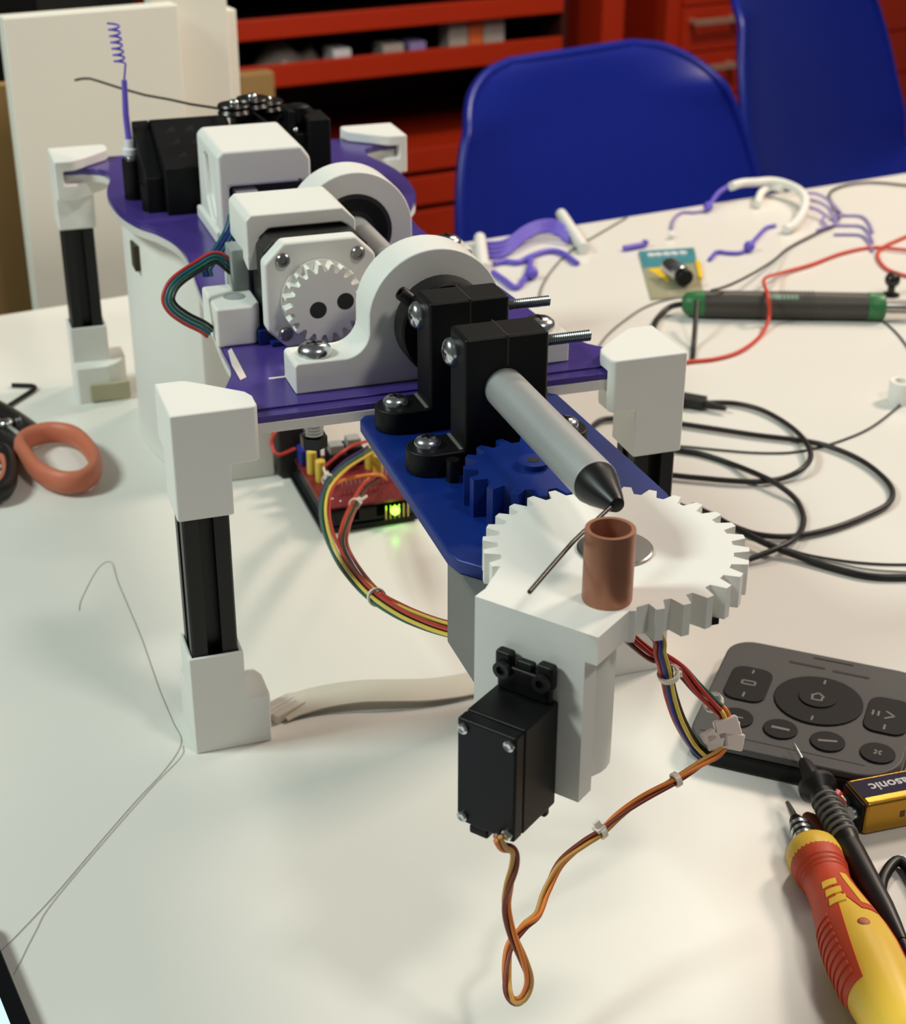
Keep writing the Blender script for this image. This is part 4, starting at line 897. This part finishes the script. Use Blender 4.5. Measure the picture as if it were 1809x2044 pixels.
def ipatch(h0, h1, a0, a1, r): return [[i0+iax*(h0+(h1-h0)*k/4)+rr_*(ia*math.cos(a)+ib*math.sin(a)) for rr_ in (r, r-.4) for a in ((np.linspace(a0, a1, 7)) if rr_ == r else np.linspace(a1, a0, 7))] for k in range(5)]
part('printed_label', M().rings(ipatch(IL*.42, IL*.57, .75, 1.15, 10.75)), 'iron_print', si, smooth=60, label='pale green printed label')
part('power_cord', M().sweep(cat([i0+iax*3, V3(T(1340, 612, 6)), V3(T(1318, 630, 3)), V3(T(1306, 650, 2.4)), V3(T(1300, 690, 2.4)), V3(T(1330, 760, 2.4))], 7), 2.3, 10), 'rubber_black', si, smooth=80)
kn = V3(T(1778, 590, 0)); kt = thing('brass_knob', (kn[0], kn[1], 0), 'small shiny dark metal knob standing behind the soldering iron tip', 'knob')
part('stem', M().lathe([(7, 0), (7, 1.4), (3, 2), (3, 9)], (kn[0], kn[1], 0), (0, 0, 1), 20), 'dark_steel', kt)
part('head', M().ball((kn[0], kn[1], 13), 6.2, 16), 'dark_steel', kt, smooth=80)

# ---- printed packet and little motor with black cap
pk = [T(1275, 505, 0), T(1385, 498, 0), T(1405, 590, 0), T(1300, 600, 0)]
pq = thing('blister_packet', tuple((V3(pk[0])+V3(pk[2]))/2), 'small clear packet with teal and yellow printed card', 'packet')
cpk = sum(V3(p) for p in pk)/4
part('card', M().prism([p[:2] for p in pk], .4, 1.6), 'packet_clear', pq, bevel=.3)
def mix(s_, t2_): return V3(pk[0])*(1-s_)*(1-t2_)+V3(pk[1])*s_*(1-t2_)+V3(pk[2])*s_*t2_+V3(pk[3])*(1-s_)*t2_
part('teal_print', M().prism([tuple(mix(a, b)[:2]) for a, b in ((0, 0), (1, 0), (1, .34), (0, .38))], 1.6, 1.75), 'packet_teal', pq)
part('yellow_print', M().prism([tuple(mix(a, b)[:2]) for a, b in ((.08, .4), (.45, .4), (.40, .72))], 1.6, 1.78), 'packet_yellow', pq)
part('yellow_edge', M().prism([tuple(mix(a, b)[:2]) for a, b in ((.97, .3), (1.06, .35), (1.04, .7), (.97, .7))], .4, 3), 'packet_yellow', pq)
for a in (.2, .33, .48, .62, .78): c = mix(a, .13); part('white_dot', M().cyl((c[0], c[1], 1.75), (c[0], c[1], 3.2), 3.4, None, 14), 'print_white', pq)
g0_ = V3(T(1350, 545, 9)); g1_ = V3(T(1374, 562, 9)); gax = g1_-g0_; gax /= np.linalg.norm(gax)
gmo = thing('tiny_motor', (g0_[0], g0_[1], 0), 'small silver cylinder with black cap lying on the printed packet', 'motor')
part('can', M().lathe([(7.2, -14), (7.8, -12), (7.8, 10), (7.2, 11.5)], g0_+V3((0, 0, 1.2)), gax, 28), 'zinc', gmo, smooth=40)
part('cap', M().lathe([(6.6, 11), (6.9, 12), (6.9, 17), (6.2, 18)], g0_+V3((0, 0, 1.2)), gax, 28), 'black_plastic', gmo, smooth=40)

# ---- black power cable coil, thin leads, red lead
Z4 = lambda l: [(1150+a/2.745, 740+b/2.745) for a, b in l]
def lay(l, z=2.6): return [T(x, y, zz) for (x, y), zz in zip(l, z if isinstance(z, list) else [z]*len(l))]
pw = thing('power_cable', tuple(V3(T(1600, 960, 0))), 'thick black power cable coiled in loose loops on the table', 'cable')
kA = Z4([(250, 215), (480, 200), (620, 185), (800, 175), (930, 190), (1050, 230), (1180, 310), (1265, 400), (1285, 480), (1230, 545), (1130, 590), (1000, 608), (850, 603), (700, 590), (550, 575), (350, 545), (180, 440), (100, 370), (85, 320), (130, 275), (205, 262), (420, 270), (600, 295), (800, 325), (1000, 355), (1250, 385), (1400, 420), (1560, 490), (1680, 580), (1735, 660), (1710, 730), (1600, 790), (1450, 850), (1300, 890), (1150, 910), (1000, 898), (880, 860), (700, 790), (550, 730)])
part('cord', M().sweep(cat(lay(kA, [2.6]*7+[5.5]*3+[3]*10+[2.6]*5+[2.6]*9+[2.6]*5), 6), 1.75, 10), 'rubber_black', pw, smooth=80)
kB = Z4([(330, 425), (480, 425), (590, 440), (700, 460), (850, 510), (1000, 570), (1100, 620), (1200, 700), (1245, 790), (1240, 860), (1200, 920), (1100, 975), (930, 1040), (760, 1090)])
part('cord', M().sweep(cat(lay(kB, [2, 2, 2, 2, 2, 5.2, 5.2, 3, 2, 2, 5, 5.5, 3, 2]), 6), 1.75, 10), 'rubber_black', pw, smooth=80)
kC = Z4([(640, 740), (780, 812), (900, 878), (1050, 950), (1200, 1010), (1400, 1078), (1600, 1125), (1809, 1132), (2050, 1110)])
part('cord', M().sweep(cat(lay(kC, [2, 2.4, 5.6, 5.6, 3, 2, 2, 2, 2]), 6), 2.0, 10), 'rubber_black', pw, smooth=80)
pc0 = V3(T(1376, 800, 4)); pc1 = V3(T(1410, 806, 4)); d_ = pc1-pc0; d_ /= np.linalg.norm(d_)
pl = M().box(-11, 11, -5.5, 5.5, -3.4, 3.4); nn = np.array([-d_[1], d_[0], 0]); pl.xf(lambda p: pc0+V3((0, 0, .2))+d_*p[0]+nn*p[1]+V3((0, 0, p[2]))); part('plug', pl, 'rubber_black', pw, bevel=1.0)
part('plug_boot', M().lathe([(3.4, 10), (2.6, 16), (1.6, 26)], pc0, d_+V3((.1, -.25, 0)), 14), 'rubber_black', pw, smooth=40)
solo('thin_lead', M().sweep(cat(lay(Z4([(420, 405), (590, 415), (800, 435), (1000, 450), (1200, 445), (1400, 400), (1600, 320), (1750, 210), (1830, 130)]), 1), 6), .7, 7), 'rubber_black', 'thin black lead curving across the coiled cable towards the white spacer', 'wire', smooth=80)
solo('thin_lead', M().sweep(cat(lay(Z4([(1150, 975), (1300, 1015), (1500, 1046), (1680, 1060), (1850, 1062)]), .9), 6), .7, 7), 'rubber_black', 'thin black lead beside the thick cable nearer the remote', 'wire', smooth=80)
solo('thin_lead', M().sweep(cat(lay(Z4([(1280, 1020), (1450, 1060), (1620, 1090), (1830, 1104)]), .9), 6), .5, 7), 'motor_grey', 'fine grey lead along the thick cable nearer the remote', 'wire', smooth=80)
solo('thin_lead', M().sweep(cat(lay([(1252, 434), (1190, 470), (1140, 500), (1105, 535), (1082, 572), (1074, 610)], 1), 6), .8, 7), 'motor_grey', 'thin grey wire lying across the purple printed pieces', 'wire', smooth=80)
solo('thin_lead', M().sweep(cat(lay([(1400, 592), (1350, 594), (1290, 612), (1240, 645), (1210, 672), (1190, 700)], [3, 1.2, 1, 1, 1, 1]), 6), .8, 7), 'motor_grey', 'thin grey lead curving from the soldering iron to the purple deck', 'wire', smooth=80)
solo('iron_cord', M().sweep(cat(lay([(1420, 580), (1455, 570), (1500, 548), (1545, 520), (1575, 495), (1630, 466), (1668, 448), (1674, 425), (1655, 390), (1680, 372), (1740, 364), (1830, 372)], [23.5, 23, 15, 6, 2, 2, 2, 2, 2, 2, 2, 2]), 6), 1.1, 8), 'rubber_black', 'thin black cord winding from the soldering iron past the purple squiggles', 'cable', smooth=80)
solo('thin_lead', M().sweep(cat(lay([(1748, 632), (1775, 650), (1800, 676), (1830, 720)], 1), 5), .7, 7), 'rubber_black', 'thin black lead leaving the green collar of the soldering iron', 'wire', smooth=80)
solo('black_strap', M().sweep(cat([T(1392, 600, 22), T(1389, 640, 14), T(1385, 690, 3), T(1382, 722, 1.6)], 5), 1.6, 8, flat=(1.2, .7)), 'rubber_black', 'short black strap lying over the soldering iron handle', 'strap', smooth=80)
rl = lay([(1330, 730), (1378, 722), (1430, 716), (1480, 700), (1520, 668), (1536, 630), (1533, 590), (1526, 558), (1560, 545), (1620, 528), (1680, 506), (1740, 494), (1800, 498), (1880, 505)], [1.6, 1.6, 1.6, 1.6, 1.6, 8, 23, 16, 4, 2, 1.8, 1.8, 3, 2])
solo('red_lead', M().sweep(cat(rl, 6), 1.45, 9), 'cable_red', 'red test lead looping over the soldering iron', 'cable', smooth=80)
solo('red_lead', M().sweep(cat(lay([(1850, 455), (1800, 476), (1762, 494), (1752, 512), (1768, 535), (1800, 548), (1850, 560)], 1.8), 6), 1.45, 9), 'cable_red', 'red test lead curling in a small loop beyond the soldering iron', 'cable', smooth=80)
cp = T(1797, 802, 0); cpt = thing('printed_spacer', cp, 'small white printed spacer ring standing alone on the table', 'spacer')
part('shell', M().lathe([(8.4, 0), (8.4, 14), (8.0, 15), (5.2, 15), (5.2, 9), (.5, 9)], cp, (0, 0, 1), 28, True, True), 'white_print', cpt, smooth=40)

# ---- purple and white printed squiggle pieces
def strand(px, zs, r, mt, label, name='printed_squiggle', cat_='printed part', grp=None, knots=()):
    pts = lay(px, zs); m_ = M().sweep(cat(pts, 6), r, 8)
    for kx, ky, kr in knots: m_.ball(T(kx, ky, kr), kr, 12)
    return solo(name, m_, mt, label, cat_, grp, smooth=80)
G = 'purple arch strips between white end bars'
for i in range(4):
    o_ = i*9
    strand([(972, 486+o_), (1000, 484+o_), (1022, 474+o_*.9), (1048, 455+o_*.8), (1080, 443+o_*.7), (1112, 444+o_*.8), (1135, 462+o_*.8)], [2, 2, 4, 7, 9, 8, 3], 2.1, 'print_purple', 'arched purple printed strip between white end bars, '+['rearmost of four towards the chair', 'second of four behind the next', 'third of four behind the front one', 'foremost of four by the wavy piece'][i], grp=G)
def wbar(x0, y0, x1, y1, h, label):
    a, b = V3(T(x0, y0, 0)), V3(T(x1, y1, 0)); return solo('printed_bar', M().sweep([a+V3((0, 0, h)), b+V3((0, 0, h))], h, 10), 'white_print', label, 'printed part', smooth=60)
wbar(958, 486, 966, 548, 5, 'white printed bar at the near end of the purple arched strips')
wbar(1120, 438, 1166, 508, 5, 'white printed bar at the far end of the purple arched strips')
strand([(986, 526), (1010, 522), (1035, 524), (1060, 512), (1090, 502), (1120, 504), (1152, 526)], 2.4, 2.6, 'print_purple', 'wavy purple printed piece in front of the arched strips')
strand([(984, 544), (1005, 558), (1028, 574), (1044, 562), (1056, 540), (1060, 515)], 2.4, 2.6, 'print_purple', 'hooked purple printed piece with a round knob before the wavy one', knots=((1062, 545, 5.5),))
strand([(1246, 496), (1262, 493), (1278, 490), (1287, 487), (1290, 480)], [2.6, 2.6, 2.6, 3, 6], 2.8, 'print_purple', 'short bent purple printed piece beside the printed packet')
strand([(1460, 372), (1480, 366), (1510, 364), (1540, 362), (1570, 368), (1595, 380), (1608, 398), (1605, 420), (1595, 438), (1582, 452), (1568, 458)], [14, 14, 14, 14, 13, 12, 10, 8, 6, 5, 4.4], 4.2, 'white_print', 'curled white printed spine holding lilac ribs', knots=())
strand([(1512, 408), (1520, 385), (1540, 374), (1562, 378)], [4, 6, 8, 9], 3.6, 'white_print', 'short white printed hook inside the curled spine')
strand([(1458, 370), (1436, 384), (1420, 405), (1412, 418)], [13, 10, 6, 4], 2.2, 'print_purple', 'purple printed tail hanging from the start of the white spine', knots=((1414, 412, 4.5),))
strand([(1410, 420), (1385, 424), (1362, 424), (1346, 436), (1340, 456)], [2, 1.6, 1.6, 1.6, 1.6], 1.5, 'print_lilac', 'thin lilac printed squiggle reaching towards the table edge')
strand([(1548, 450), (1530, 455), (1510, 475), (1496, 492), (1480, 504), (1455, 505), (1432, 503), (1417, 518)], 2, 1.8, 'print_purple', 'purple printed squiggle with a small knob beyond the packet', knots=((1496, 492, 5),))
GL = 'lilac ribs on the curled white spine'
for i, (a, b) in enumerate((((1608, 385), (1680, 430)), ((1612, 398), (1672, 446)), ((1612, 412), (1650, 452)))):
    strand([a, (a[0]+22, a[1]+2+i*3), (a[0]+46-i*6, a[1]+14+i*2), (b[0]-8, b[1]-12), b, (b[0]-18, b[1]+8)], [8, 7, 5, 3, 2, 1.8], 1.5, 'print_lilac', 'thin lilac printed rib curling away from the white spine, '+['longest of three', 'middle of three', 'shortest of three'][i], grp=GL)
for i, y0 in enumerate((430, 450, 468)):
    strand([(1665, y0), (1690, y0), (1720, y0+2), (1735, y0+16), (1742, y0+34)], 1.6, 1.3, 'print_lilac', 'thin lilac rib lying loose behind the black cord, '+['farthest from the red lead', 'between two others', 'closest to the red lead'][i], grp='loose lilac ribs behind the black cord')
solo('white_crumb', M().ball(T(1341, 470, 3), 3.2, 12, (1, 1, .9)), 'white_print', 'small white printed crumb on the table by the squiggles', 'crumb', smooth=80)
